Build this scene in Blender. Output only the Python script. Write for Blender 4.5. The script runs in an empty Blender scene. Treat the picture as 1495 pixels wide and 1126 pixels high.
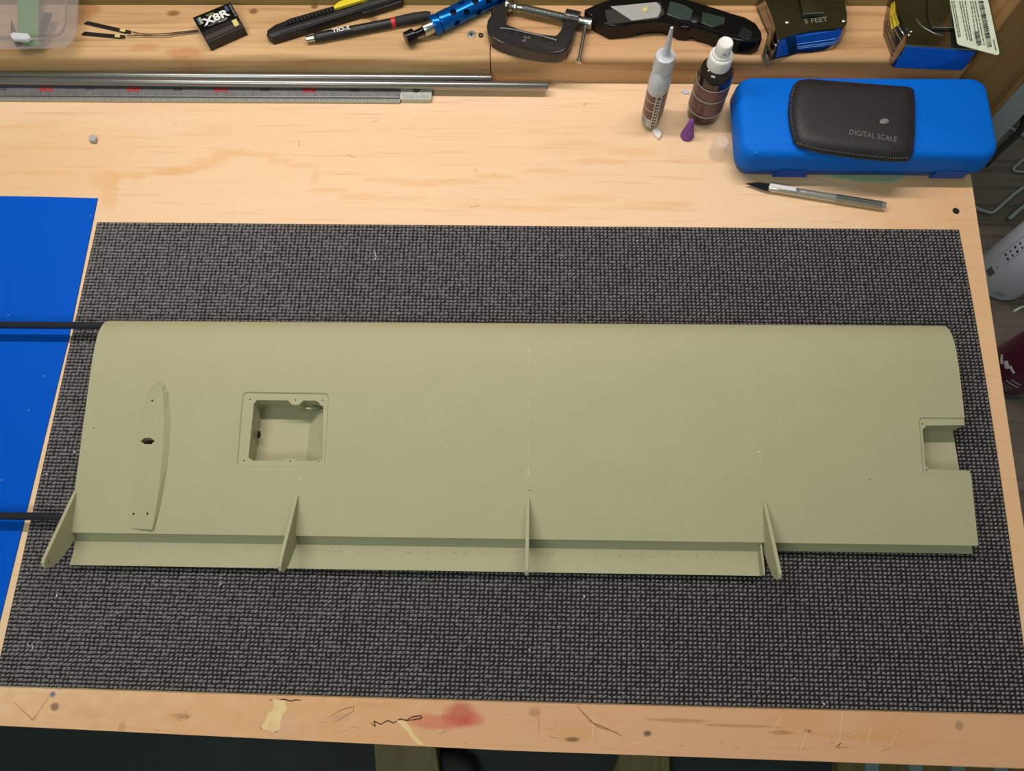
import bpy, bmesh, math, random
from mathutils import Matrix, Vector, Euler
random.seed(7)
PI = math.pi
SC = bpy.context.scene
COL = SC.collection

# ---------------------------------------------------------------- camera
IW, IH, FPX = 1495.0, 1126.0, 1127.67
CAM_LOC = Vector((0.4720, -0.3996, 0.7167))
CAM_ROT = Euler((0.3073, 0.0268, 0.0273), 'XYZ')
cam = bpy.data.cameras.new('camera')
cam.sensor_fit = 'HORIZONTAL'
cam.sensor_width = 36.0
cam.lens = FPX / IW * 36.0
cam.clip_start = 0.01
camo = bpy.data.objects.new('camera', cam)
camo.location = CAM_LOC
camo.rotation_euler = CAM_ROT
COL.objects.link(camo)
SC.camera = camo
CR = CAM_ROT.to_matrix()

# ---------------------------------------------------------------- world, lamps, exposure
world = bpy.data.worlds.new('world')
SC.world = world
world.use_nodes = True
world.node_tree.nodes['Background'].inputs[0].default_value = (0.52, 0.60, 0.53, 1)
world.node_tree.nodes['Background'].inputs[1].default_value = 0.34
L = bpy.data.lights.new('bench_strip_light', 'AREA')
L.shape = 'RECTANGLE'
L.size = 1.15
L.size_y = 0.03
L.energy = 9.7
L.color = (1.0, 0.895, 0.84)
lo = bpy.data.objects.new('bench_strip_light', L)
lo.location = (0.30, 0.225, 0.86)
lo.rotation_euler = (-0.34, 0, 0)
COL.objects.link(lo)
L2 = bpy.data.lights.new('room_light', 'AREA')
L2.shape = 'RECTANGLE'
L2.size = 0.9
L2.size_y = 0.5
L2.energy = 10.5
L2.color = (0.93, 1.0, 0.90)
lo2 = bpy.data.objects.new('room_light', L2)
lo2.location = (-0.1, -1.15, 1.55)
lo2.rotation_euler = (0.66, 0, -0.3)
COL.objects.link(lo2)
SC.view_settings.view_transform = 'Standard'
SC.view_settings.look = 'None'
SC.view_settings.gamma = 1
SC.view_settings.use_curve_mapping = False
SC.view_settings.exposure = 0.0

# ---------------------------------------------------------------- helpers
def P(px, py, z=0.0):
    """the point at height z that the photograph shows at pixel px, py"""
    d = CR @ Vector(((px - IW / 2) / FPX, -(py - IH / 2) / FPX, -1.0))
    t = (z - CAM_LOC.z) / d.z
    return CAM_LOC + d * t

def lin(c):
    return tuple(((v / 255) / 12.92 if v / 255 <= 0.04045 else ((v / 255 + 0.055) / 1.055) ** 2.4) for v in c) + (1.0,)

def mat(name, c, rough=0.5, metal=0.0, c2=None, nscale=60, bump=0.0, bscale=400, stretch=(1, 1, 1), trans=0.0, ior=1.45, spec=0.5, coat=0.0, alpha=1.0):
    m = bpy.data.materials.new(name)
    m.use_nodes = True
    nt = m.node_tree
    b = nt.nodes['Principled BSDF']
    b.inputs['Base Color'].default_value = lin(c)
    b.inputs['Roughness'].default_value = rough
    b.inputs['Metallic'].default_value = metal
    b.inputs['Transmission Weight'].default_value = trans
    b.inputs['IOR'].default_value = ior
    b.inputs['Specular IOR Level'].default_value = spec
    b.inputs['Coat Weight'].default_value = coat
    b.inputs['Alpha'].default_value = alpha
    tc = nt.nodes.new('ShaderNodeTexCoord')
    mp = nt.nodes.new('ShaderNodeMapping')
    mp.inputs['Scale'].default_value = stretch
    nt.links.new(tc.outputs['Object'], mp.inputs['Vector'])
    n = nt.nodes.new('ShaderNodeTexNoise')
    n.inputs['Scale'].default_value = nscale
    n.inputs['Detail'].default_value = 3
    nt.links.new(mp.outputs[0], n.inputs['Vector'])
    r = nt.nodes.new('ShaderNodeMix')
    r.data_type = 'RGBA'
    r.inputs[6].default_value = lin(c)
    r.inputs[7].default_value = lin(c2 if c2 else tuple(v * 0.93 for v in c))
    nt.links.new(n.outputs[0], r.inputs[0])
    nt.links.new(r.outputs[2], b.inputs['Base Color'])
    if bump:
        n2 = nt.nodes.new('ShaderNodeTexNoise')
        n2.inputs['Scale'].default_value = bscale
        nt.links.new(tc.outputs['Object'], n2.inputs['Vector'])
        bp = nt.nodes.new('ShaderNodeBump')
        bp.inputs['Strength'].default_value = bump
        bp.inputs['Distance'].default_value = 0.001
        nt.links.new(n2.outputs[0], bp.inputs['Height'])
        nt.links.new(bp.outputs[0], b.inputs['Normal'])
    return m

def wood(name, c, c2, c3, ring=9.0, grain=260.0, axis=0, distort=1.6, spots=(), rough=0.55, warp=5.0, ringmix=0.6, off=(0, 0, 0), g0=.50, tone=(.86, .78, .66)):
    """wood with long growth figure and fine grain along the chosen axis; spots = (x, y, rx, ry, colour, strength, noise) of knots and stains"""
    m = bpy.data.materials.new(name)
    m.use_nodes = True
    nt = m.node_tree
    N, K = nt.nodes, nt.links
    b = N['Principled BSDF']
    b.inputs['Roughness'].default_value = rough
    b.inputs['Specular IOR Level'].default_value = 0.35
    tc = N.new('ShaderNodeTexCoord')
    def mapping(s):
        mp = N.new('ShaderNodeMapping')
        mp.inputs['Scale'].default_value = s
        mp.inputs['Location'].default_value = off
        K.new(tc.outputs['Object'], mp.inputs['Vector'])
        return mp.outputs[0]
    def st(a, c_):
        s = [c_, c_, c_]
        s[axis] = a
        return tuple(s)
    n1 = N.new('ShaderNodeTexNoise')          # large figure
    n1.inputs['Scale'].default_value = 1.0
    n1.inputs['Detail'].default_value = 2.5
    n1.inputs['Distortion'].default_value = distort
    K.new(mapping(st(warp * 0.42, warp * 1.7)), n1.inputs['Vector'])
    mul = N.new('ShaderNodeMath')
    mul.operation = 'MULTIPLY'
    mul.inputs[1].default_value = ring
    K.new(n1.outputs[0], mul.inputs[0])
    fr = N.new('ShaderNodeMath')
    fr.operation = 'FRACT'
    K.new(mul.outputs[0], fr.inputs[0])
    ramp = N.new('ShaderNodeValToRGB')
    e = ramp.color_ramp.elements
    e[0].position = 0.0
    e[0].color = (0, 0, 0, 1)
    e[1].position = 0.78
    e[1].color = (1, 1, 1, 1)
    e2 = e.new(1.0)
    e2.color = (0, 0, 0, 1)
    K.new(fr.outputs[0], ramp.inputs[0])
    m1 = N.new('ShaderNodeMix')
    m1.data_type = 'RGBA'
    m1.inputs[6].default_value = lin(c)
    m1.inputs[7].default_value = lin(c2)
    s1 = N.new('ShaderNodeMath')
    s1.operation = 'MULTIPLY'
    s1.inputs[1].default_value = ringmix
    K.new(ramp.outputs[0], s1.inputs[0])
    K.new(s1.outputs[0], m1.inputs[0])
    n2 = N.new('ShaderNodeTexNoise')          # fine grain
    n2.inputs['Scale'].default_value = 1.0
    n2.inputs['Detail'].default_value = 4
    K.new(mapping(st(grain * 0.04, grain)), n2.inputs['Vector'])
    r2 = N.new('ShaderNodeValToRGB')
    r2.color_ramp.elements[0].position = g0
    r2.color_ramp.elements[0].color = (0, 0, 0, 1)
    r2.color_ramp.elements[1].position = 0.85
    r2.color_ramp.elements[1].color = (1, 1, 1, 1)
    K.new(n2.outputs[0], r2.inputs[0])
    m2 = N.new('ShaderNodeMix')
    m2.data_type = 'RGBA'
    K.new(r2.outputs[0], m2.inputs[0])
    K.new(m1.outputs[2], m2.inputs[6])
    m2.inputs[7].default_value = lin(c3)
    n3 = N.new('ShaderNodeTexNoise')          # slow patches of tone
    n3.inputs['Scale'].default_value = 1.0
    n3.inputs['Detail'].default_value = 3
    K.new(mapping(st(3.0, 7.0)), n3.inputs['Vector'])
    m3 = N.new('ShaderNodeMix')
    m3.data_type = 'RGBA'
    m3.blend_type = 'MULTIPLY'
    m3.inputs[7].default_value = tone + (1,)
    K.new(n3.outputs[0], m3.inputs[0])
    K.new(m2.outputs[2], m3.inputs[6])
    last = m3.outputs[2]
    if spots:
        wn = N.new('ShaderNodeTexNoise')
        wn.inputs['Scale'].default_value = 70
        wn.inputs['Detail'].default_value = 4
        K.new(tc.outputs['Object'], wn.inputs['Vector'])
        for (x, y, rx, ry, col_, k, nz) in spots:
            mp = N.new('ShaderNodeMapping')
            mp.inputs['Location'].default_value = (-x / rx, -y / ry, 0)
            mp.inputs['Scale'].default_value = (1 / rx, 1 / ry, 0)
            K.new(tc.outputs['Object'], mp.inputs['Vector'])
            ln = N.new('ShaderNodeVectorMath')
            ln.operation = 'LENGTH'
            K.new(mp.outputs[0], ln.inputs[0])
            ma = N.new('ShaderNodeMath')
            ma.operation = 'MULTIPLY_ADD'
            K.new(wn.outputs[0], ma.inputs[0])
            ma.inputs[1].default_value = nz
            K.new(ln.outputs['Value'], ma.inputs[2])
            mr = N.new('ShaderNodeMapRange')
            mr.inputs['From Min'].default_value = 0.55 + nz * 0.5
            mr.inputs['From Max'].default_value = 1.05 + nz * 0.5
            mr.inputs['To Min'].default_value = k
            mr.inputs['To Max'].default_value = 0.0
            K.new(ma.outputs[0], mr.inputs['Value'])
            mm = N.new('ShaderNodeMix')
            mm.data_type = 'RGBA'
            K.new(mr.outputs[0], mm.inputs[0])
            K.new(last, mm.inputs[6])
            mm.inputs[7].default_value = lin(col_)
            last = mm.outputs[2]
    K.new(last, b.inputs['Base Color'])
    bp = N.new('ShaderNodeBump')
    bp.inputs['Strength'].default_value = 0.12
    bp.inputs['Distance'].default_value = 0.0005
    K.new(n2.outputs[0], bp.inputs['Height'])
    K.new(bp.outputs[0], b.inputs['Normal'])
    return m

def tag(o, label=None, cat=None, group=None, kind=None):
    if label: o['label'] = label
    if cat: o['category'] = cat
    if group: o['group'] = group
    if kind: o['kind'] = kind
    return o

def thing(name, label, cat, loc=(0, 0, 0), rz=0.0, group=None):
    o = bpy.data.objects.new(name, None)
    o.empty_display_size = 0.02
    o.location = loc
    o.rotation_euler = (0, 0, rz)
    COL.objects.link(o)
    return tag(o, label, cat, group)

def W2L(root):
    return (Matrix.Translation(root.location) @ root.rotation_euler.to_matrix().to_4x4()).inverted()

def obj(name, bm, m, parent=None, world=False, smooth=False, label=None, loc=None):
    """link bm as one mesh object. world=True: the vertices are world coordinates and are brought into the parent's frame"""
    if world and parent is not None:
        bm.transform(W2L(parent))
    if loc is not None:
        bm.transform(Matrix.Translation(-Vector(loc)))
    bmesh.ops.recalc_face_normals(bm, faces=bm.faces[:])
    me = bpy.data.meshes.new(name)
    bm.to_mesh(me)
    bm.free()
    me.materials.append(m)
    if smooth:
        for p in me.polygons: p.use_smooth = True
        try: me.set_sharp_from_angle(angle=math.radians(38))
        except Exception: pass
    o = bpy.data.objects.new(name, me)
    COL.objects.link(o)
    if parent is not None: o.parent = parent
    if loc is not None: o.location = loc
    if label: o['label'] = label
    return o

def NB(): return bmesh.new()

def xf(verts, M):
    for v in verts: v.co = M @ v.co

def box(bm, c, s, rz=0.0, bev=0.0, M=None):
    r = bmesh.ops.create_cube(bm, size=1.0)
    vs = r['verts']
    mt = Matrix.Translation(c) @ Matrix.Rotation(rz, 4, 'Z') @ Matrix.Diagonal((s[0], s[1], s[2], 1))
    if M: mt = M @ mt
    xf(vs, mt)
    if bev:
        es = list({e for v in vs for e in v.link_edges})
        bmesh.ops.bevel(bm, geom=es, offset=bev, segments=2, affect='EDGES', profile=0.6)
    return bm

def loft(bm, rings, cap=True):
    """rings: lists of 3D points, same count"""
    V = [[bm.verts.new(p) for p in r] for r in rings]
    n = len(V[0])
    for a, b in zip(V[:-1], V[1:]):
        for i in range(n):
            j = (i + 1) % n
            bm.faces.new((a[i], a[j], b[j], b[i]))
    if cap:
        bm.faces.new(V[0][::-1])
        bm.faces.new(V[-1])
    return V

def prism(bm, pts, z0, z1, bev=0.0, seg=2):
    A = [Vector((p[0], p[1], z0)) for p in pts]
    B = [Vector((p[0], p[1], z1)) for p in pts]
    V = loft(bm, [A, B])
    if bev:
        es = [e for e in {e for v in V[1] for e in v.link_edges} if e.verts[0] in V[1] and e.verts[1] in V[1]]
        bmesh.ops.bevel(bm, geom=es, offset=bev, segments=seg, affect='EDGES', profile=0.5)
    return V

def rrect(x0, y0, x1, y1, r, n=5):
    out = []
    for cx, cy, a in ((x1 - r, y1 - r, 0), (x0 + r, y1 - r, 90), (x0 + r, y0 + r, 180), (x1 - r, y0 + r, 270)):
        for k in range(n + 1):
            t = math.radians(a + 90 * k / n)
            out.append((cx + r * math.cos(t), cy + r * math.sin(t)))
    return out

def inset(pts, d):
    cx = sum(p[0] for p in pts) / len(pts)
    cy = sum(p[1] for p in pts) / len(pts)
    w = max(abs(p[0] - cx) for p in pts)
    h = max(abs(p[1] - cy) for p in pts)
    return [(cx + (p[0] - cx) * (1 - d / w), cy + (p[1] - cy) * (1 - d / h)) for p in pts]

def lathe(bm, prof, c=(0, 0, 0), axis='Z', n=24, M=None, sx=1.0, sy=1.0, flute=0, fl=0.0):
    """prof: (radius, height) list"""
    rings = []
    for r, h in prof:
        ring = []
        for k in range(n):
            a = 2 * PI * k / n
            rr = r * (1 + (fl * (1 if (k % 2) else -1) if flute else 0))
            ring.append(Vector((rr * math.cos(a) * sx, rr * math.sin(a) * sy, h)))
        rings.append(ring)
    R = Matrix.Identity(4)
    if axis == 'X': R = Matrix.Rotation(PI / 2, 4, 'Y')
    if axis == 'Y': R = Matrix.Rotation(-PI / 2, 4, 'X')
    T = Matrix.Translation(c) @ R
    if M: T = M @ T
    rings = [[T @ p for p in r] for r in rings]
    return loft(bm, rings)

def tube(bm, pts, r, n=8):
    pts = [Vector(p) for p in pts]
    rings = []
    for i, p in enumerate(pts):
        a = pts[max(i - 1, 0)]
        b = pts[min(i + 1, len(pts) - 1)]
        t = (b - a).normalized()
        up = Vector((0, 0, 1)) if abs(t.z) < 0.9 else Vector((0, 1, 0))
        s = t.cross(up).normalized()
        u = s.cross(t).normalized()
        rr = r[i] if isinstance(r, (list, tuple)) else r
        rings.append([p + s * rr * math.cos(2 * PI * k / n) + u * rr * math.sin(2 * PI * k / n) for k in range(n)])
    return loft(bm, rings)

def smooth_pts(pts, k=4):
    pts = [Vector(p) for p in pts]
    out = []
    for i in range(len(pts) - 1):
        p0, p1, p2, p3 = pts[max(i - 1, 0)], pts[i], pts[i + 1], pts[min(i + 2, len(pts) - 1)]
        for j in range(k):
            t = j / k
            out.append(0.5 * ((2 * p1) + (p2 - p0) * t + (2 * p0 - 5 * p1 + 4 * p2 - p3) * t * t + (3 * p1 - p0 - 3 * p2 + p3) * t ** 3))
    out.append(pts[-1])
    return out

def text_bm(txt, size, M, ext=0.0001, bold=0.0, align='CENTER', sx=1.0):
    cu = bpy.data.curves.new('lettering', 'FONT')
    cu.body = txt
    cu.size = size
    cu.extrude = ext
    cu.offset = bold
    cu.align_x = align
    cu.align_y = 'CENTER'
    cu.resolution_u = 2
    o = bpy.data.objects.new('lettering', cu)
    COL.objects.link(o)
    dg = bpy.context.evaluated_depsgraph_get()
    me = bpy.data.meshes.new_from_object(o.evaluated_get(dg))
    bm = bmesh.new()
    bm.from_mesh(me)
    bm.transform(M @ Matrix.Diagonal((sx, 1, 1, 1)))
    bpy.data.objects.remove(o)
    bpy.data.curves.remove(cu)
    bpy.data.meshes.remove(me)
    return bm

def TR(x, y, z, rz=0.0, rx=0.0, ry=0.0):
    return Matrix.Translation((x, y, z)) @ Matrix.Rotation(rz, 4, 'Z') @ Matrix.Rotation(ry, 4, 'Y') @ Matrix.Rotation(rx, 4, 'X')

def carve(o, cutters):
    """subtract the closed meshes in cutters (bmesh list, object coordinates) from o"""
    for cb in cutters:
        bmesh.ops.recalc_face_normals(cb, faces=cb.faces[:])
        me = bpy.data.meshes.new('cutter')
        cb.to_mesh(me)
        cb.free()
        c = bpy.data.objects.new('cutter', me)
        COL.objects.link(c)
        c.matrix_world = Matrix.Identity(4)
        tmp = bpy.data.objects.new('work', o.data)
        COL.objects.link(tmp)
        md = tmp.modifiers.new('b', 'BOOLEAN')
        md.operation = 'DIFFERENCE'
        md.solver = 'EXACT'
        md.object = c
        dg = bpy.context.evaluated_depsgraph_get()
        new = bpy.data.meshes.new_from_object(tmp.evaluated_get(dg))
        old = o.data
        new.name = old.name
        bpy.data.objects.remove(tmp)
        o.data = new
        bpy.data.objects.remove(c)

def frame(px0, py0, px1, py1, z):
    a, b = P(px0, py0, z), P(px1, py1, z)
    d = b - a
    return a, math.atan2(d.y, d.x), d.length

# ---------------------------------------------------------------- materials
def S(px, py, rx, ry, c, k, nz, z=0.0):
    p = P(px, py, z)
    return (p.x, p.y, rx, ry, c, k, nz)
# the brown growth figure that meanders across the sheet, and its paler side lines
FIG = [(155, 262, .022, .012, .5), (160, 285, .012, .020, .45), (195, 255, .030, .006, .45), (245, 251, .030, .006, .65), (272, 247, .022, .006, .55), (300, 239, .020, .008, .5), (322, 228, .016, .009, .5), (350, 223, .022, .005, .5), (385, 226, .020, .004, .45),
       (410, 234, .016, .005, .4), (440, 242, .022, .004, .4), (459, 258, .007, .013, .4), (480, 278, .024, .004, .45), (525, 287, .03, .005, .4), (590, 290, .03, .004, .3), (560, 262, .035, .004, .35), (610, 268, .035, .005, .45), (670, 266, .035, .004, .45), (725, 258, .03, .004, .45),
       (800, 250, .04, .004, .4), (870, 236, .04, .005, .4), (925, 222, .03, .007, .4), (840, 215, .05, .012, .25), (850, 290, .05, .006, .35), (780, 305, .05, .004, .35), (960, 300, .05, .007, .3), (1010, 235, .03, .006, .3), (1180, 290, .04, .006, .3), (320, 190, .02, .010, .25), (1330, 330, .05, .008, .3), (700, 300, .05, .006, .3),
       (40, 215, .06, .004, .3), (60, 252, .05, .004, .35), (30, 185, .05, .004, .25)]
ply_spots = [
    S(1080, 1085, .62, .075, (190, 132, 92), .62, .8), S(300, 1050, .30, .05, (206, 156, 104), .5, .8), S(1440, 560, .05, .30, (206, 154, 104), .45, .8),
    S(1330, 290, .09, .05, (214, 166, 116), .45, .8), S(60, 240, .12, .06, (214, 172, 122), .4, .8),
    S(500, 1048, .01, .004, (176, 136, 110), .4, .9), S(130, 1040, .02, .006, (196, 150, 104), .4, 1), S(545, 1030, .02, .003, (186, 136, 92), .4, 1), S(990, 1052, .03, .002, (150, 104, 66), .5, 1.1), S(1080, 1060, .04, .0015, (150, 104, 66), .5, 1.1), S(780, 1040, .006, .004, (120, 84, 56), .4, 1), S(1400, 1060, .004, .004, (120, 90, 64), .5, .9), S(1250, 1075, .05, .004, (196, 140, 80), .4, 1),
    S(672, 1043, .016, .011, (165, 42, 40), .62, .9), S(645, 1054, .038, .007, (188, 70, 60), .5, .9),
    S(690, 1050, .012, .006, (188, 70, 60), .45, .7),
    S(836, 1073, .022, .007, (196, 146, 84), .5, .8), S(836, 1080, .007, .0022, (84, 60, 40), .75, .9),
    S(945, 1071, .0045, .0035, (70, 50, 38), .8, 1.0), S(80, 1032, .0045, .004, (84, 60, 40), .7, 1.0),
    S(77, 1014, .003, .003, (70, 84, 130), .8, .4), S(178, 1063, .004, .006, (176, 130, 70), .6, .8),
    S(1180, 1068, .004, .002, (84, 60, 40), .7, .9), S(1140, 1070, .014, .0018, (110, 82, 50), .5, 1.0),
    S(410, 1055, .02, .012, (196, 160, 140), .35, .8), S(265, 1045, .010, .0025, (150, 110, 70), .5, 1.0),
] + [S(a, b, rx, ry, (212, 164, 110), k, 1.1) for a, b, rx, ry, k in FIG] + [    S(1165, 1050, .03, .02, (206, 140, 84), .3, 1.0), S(1320, 1068, .04, .02, (200, 140, 80), .3, 1.0),
]
M_ply = wood('plywood', (227, 196, 162), (216, 180, 140), (204, 162, 120), ring=1.7, grain=230, distort=3.2, spots=ply_spots, warp=2.0, ringmix=0.30, g0=.56, tone=(.93, .90, .84))
kn = (104, 66, 30)
beam_spots = [S(253, 19, .009, .005, kn, .75, .6, .038), S(127, 14, .016, .012, (150, 100, 56), .6, .8, .038), S(370, 16, .006, .005, kn, .8, .5, .038), S(459, 9, .005, .004, kn, .85, .4, .038),
              S(545, 28, .006, .004, kn, .6, .7, .038), S(270, 76, .025, .008, (176, 112, 62), .6, .8, .038), S(210, 68, .02, .006, (176, 116, 66), .45, .9, .038),
              S(110, 30, .02, .01, (150, 104, 60), .5, .9, .038)]
M_beam = wood('pine_beam', (204, 172, 130), (180, 146, 104), (144, 108, 70), ring=6, grain=160, distort=1.0, spots=beam_spots, warp=3.4, ringmix=0.7)
M_beam2 = wood('pine_beam_reddish', (208, 170, 130), (178, 140, 98), (142, 102, 64), ring=8, grain=130, distort=.5, warp=2.2, ringmix=0.7, off=(3, 1, 0))
M_wall = wood('back_board_wood', (150, 140, 92), (134, 120, 74), (100, 84, 46), ring=5, grain=120, warp=2, off=(7, 2, 0))
M_post = wood('post_wood', (158, 124, 76), (128, 94, 52), (96, 66, 34), ring=9, grain=120, axis=2, warp=2.6, ringmix=.9, off=(1, 2, 5))
M_lam = wood('dark_laminate', (122, 112, 106), (96, 86, 80), (58, 52, 50), ring=3, grain=150, warp=3, rough=.45)
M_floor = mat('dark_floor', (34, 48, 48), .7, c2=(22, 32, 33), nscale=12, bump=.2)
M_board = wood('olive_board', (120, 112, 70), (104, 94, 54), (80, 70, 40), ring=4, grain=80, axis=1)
M_slat = mat('painted_slat', (120, 140, 140), .6)
M_black = mat('black_plastic', (24, 24, 26), .42, bump=.15, bscale=900)
M_blackg = mat('gloss_black_plastic', (12, 12, 13), .2, spec=.35)
M_rubber = mat('black_rubber', (30, 30, 31), .7)
M_carbon = mat('carbon_rod', (26, 27, 29), .28, c2=(40, 41, 43), nscale=700)
M_carbon2 = mat('satin_tube', (150, 150, 148), .30, metal=.85)
M_wing = mat('olive_printed_plastic', (162, 160, 129), .62, c2=(156, 154, 123), nscale=25, bump=.25, bscale=1100, spec=.35)
M_mat = mat('mat_foam_shaded', (34, 32, 33), .9, spec=.2)  # same foam as the knobs, darkened to paint the shade in the gaps
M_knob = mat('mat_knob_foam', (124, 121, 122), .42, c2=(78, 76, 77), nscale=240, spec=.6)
M_lint = mat('lint_white', (196, 196, 196), .8)
M_blue = mat('blue_card', (0, 82, 192), .5, c2=(0, 78, 186), nscale=8, spec=.08)
M_case = mat('blue_case_plastic', (0, 92, 198), .5, c2=(4, 112, 218), nscale=500, bump=.5, bscale=1200, spec=.12)
M_caseside = mat('blue_case_side_shaded', (0, 74, 170), .4, c2=(0, 68, 160), nscale=60, spec=.2)  # case blue made darker to paint the shading of its sides
M_leather = mat('black_leatherette', (36, 34, 37), .48, c2=(28, 26, 28), nscale=500, bump=.35, bscale=1100)
M_thread = mat('grey_thread', (112, 106, 100), .8)
M_steel = mat('steel', (190, 190, 184), .22, metal=1)
M_zinc = mat('zinc_plated_steel', (176, 182, 180), .3, metal=1)
M_chrome = mat('chrome', (206, 204, 196), .24, metal=.75, c2=(190, 186, 176), nscale=50)
M_dchrome = mat('dark_chrome_plastic', (160, 156, 152), .16, metal=1, c2=(130, 126, 120), nscale=40, bump=.05, bscale=120)
M_cast = mat('black_enamel_cast_iron', (32, 30, 31), .3, bump=.3, bscale=500, coat=.2)
M_anod = mat('blue_anodised_aluminium', (0, 84, 176), .25, metal=.75, c2=(10, 100, 190))
M_blade = mat('blade_steel', (176, 178, 176), .4, metal=.3)
M_dblade = mat('dark_blade', (46, 46, 48), .2, metal=.6)
M_white = mat('white_plastic', (226, 226, 224), .4)
M_offw = mat('milky_plastic', (214, 218, 226), .32, trans=.25, c2=(200, 206, 218))
M_milk = mat('translucent_body', (178, 176, 176), .3, trans=.35)
M_yellow = mat('yellow_plastic', (214, 196, 40), .5, c2=(196, 178, 30), nscale=300)
M_red = mat('red_ring', (190, 40, 40), .35)
M_label = mat('dark_maroon_label', (92, 62, 62), .35, c2=(120, 86, 80), nscale=260)
M_labelw = mat('pale_label', (196, 190, 186), .5)
M_print = mat('black_print', (36, 34, 34), .6)
M_wprint = mat('white_print', (214, 214, 212), .5)
M_gprint = mat('grey_print', (140, 146, 150), .5)
M_brown = mat('dark_brown_bottle', (34, 24, 20), .08, coat=.5)
M_purple = mat('purple_plastic', (126, 66, 150), .4, c2=(110, 54, 136), nscale=60)
M_clear = mat('clear_plastic', (240, 226, 220), .12, alpha=.16, coat=.5)
M_box = mat('frosted_clear_plastic', (186, 180, 180), .14, alpha=.15, coat=.3)
M_green = mat('green_paper', (78, 140, 72), .7)
M_paleg = mat('pale_green', (158, 180, 146), .8)
M_ruler = mat('ruler_grey_aluminium', (138, 138, 142), .38, metal=.5, c2=(120, 120, 124))
M_rulerl = mat('ruler_light_edge', (176, 178, 170), .4, metal=.4)
M_sticker = mat('pale_tag_card', (196, 208, 186), .5)
M_grey = mat('grey_painted_metal', (150, 158, 160), .5)
M_can = mat('white_can', (206, 210, 220), .3, c2=(196, 200, 212), nscale=5)
M_maroon = mat('maroon_can', (92, 26, 52), .25, c2=(64, 18, 40), nscale=14, coat=.3)
M_patch = mat('peeled_paper_patch', (226, 200, 150), .7, c2=(206, 176, 124), nscale=120)
M_hole = mat('dark_hole_shade', (26, 20, 18), .9)  # near-black colour standing in for the shade inside holes
M_ink = mat('dark_ink', (60, 44, 36), .8)
M_gold = mat('brass_pale', (206, 196, 120), .5)

# ---------------------------------------------------------------- setting
def quadpx(pts, z): return [P(a, b, z) for a, b in pts]

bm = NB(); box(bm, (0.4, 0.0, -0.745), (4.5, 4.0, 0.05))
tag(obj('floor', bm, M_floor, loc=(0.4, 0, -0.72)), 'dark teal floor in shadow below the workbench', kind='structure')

pr = P(1418, 256); pr2 = P(1495, 766)
def edge_x(y): return pr.x + (pr2.x - pr.x) * (y - pr.y) / (pr2.y - pr.y)
f0 = P(0, 1060); f1 = P(1495, 1123); fm = P(740, 1096)
xr = edge_x(f1.y)
yl = f0.y + (fm.y - f0.y) * (-0.62 - f0.x) / (fm.x - f0.x)
top_out = [(-0.62, yl), (fm.x, fm.y), (xr, f1.y + (f1.y - fm.y) * (xr - f1.x) / (f1.x - fm.x)), (edge_x(0.34), 0.34), (-0.62, 0.34)]
bench = thing('workbench', 'pale plywood workbench top with scratches, a red stain and paper scraps along its front edge', 'workbench', (0.15, -0.08, -0.018))
bm = NB(); prism(bm, top_out, -0.018, 0.0, .0006, 1)
table = obj('tabletop', bm, M_ply, None)
hp = P(1396, 308)
cb = NB(); lathe(cb, [(.0037, -.012), (.0037, .01)], (hp.x, hp.y, 0), n=20)
carve(table, [cb])
table.parent = bench
table.matrix_parent_inverse = bench.matrix_world.inverted()
table.matrix_parent_inverse = W2L(bench)
table.data.materials.clear(); table.data.materials.append(M_ply)
bm = NB(); lathe(bm, [(.0036, -.011), (.0036, -.0010)], (hp.x, hp.y, 0), n=20)  # dark plug near the surface paints the shade of the hole
obj('screw_hole', bm, M_hole, bench, world=True)
def decal(name, pts, m, z=.0001, h=.0002, root=bench, lab=None):
    bm = NB(); prism(bm, [(p.x, p.y) for p in [P(a, b, z) for a, b in pts]], z, z + h)
    return obj(name, bm, m, root, world=True, label=lab)
decal('paper_scrap', [(398, 1021), (417, 1023), (419, 1036), (412, 1046), (408, 1066), (399, 1069), (386, 1066), (381, 1062), (388, 1052), (390, 1044), (400, 1034)], M_patch, lab='peeled pale paper scrap glued near the front edge')
decal('paper_scrap', [(578, 1052), (592, 1053), (600, 1063), (606, 1074), (620, 1088), (612, 1088), (600, 1078), (596, 1070)], M_patch, lab='narrow torn paper scrap beside the red stain')
M_scr = mat('brown_scratch', (146, 104, 68), .8)
def stroke(name, pts, w, m=M_ink, z=.0002, lab=None):
    q = [P(a, b, .00012) for a, b in pts]
    bm = NB()
    for i in range(len(q) - 1):
        d = (q[i + 1] - q[i]); n_ = Vector((-d.y, d.x, 0)).normalized()
        wa, wb = (w * (.35 if i == 0 else 1)), (w * (.35 if i == len(q) - 2 else 1))
        V_ = [bm.verts.new(p) for p in (q[i] - n_ * wa, q[i + 1] - n_ * wb, q[i + 1] + n_ * wb, q[i] + n_ * wa)]
        bm.faces.new(V_)
    return obj(name, bm, m, bench, world=True, label=lab)
sc = [(540, 1055), (548, 1061), (546, 1053), (556, 1058), (566, 1052), (574, 1056), (584, 1050), (594, 1052), (602, 1047), (614, 1045), (616, 1049), (604, 1051), (592, 1053)]
stroke('ink_scribble', sc, .00045, lab='black scribbled line on the wood')
stroke('ink_scribble', [(392, 1022), (404, 1023), (415, 1021), (424, 1024), (432, 1022), (441, 1023)], .0005)
stroke('ink_scribble', [(378, 1062), (392, 1067), (405, 1069)], .0004)
stroke('scratch', [(842, 1031), (852, 1042), (866, 1056), (886, 1064), (909, 1075)], .0005, M_scr)
stroke('scratch', [(858, 1052), (874, 1062), (902, 1070)], .0003, M_scr)
stroke('scratch', [(478, 1048), (500, 1036), (516, 1032), (516, 1039), (484, 1056)], .0003, M_scr)
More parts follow.
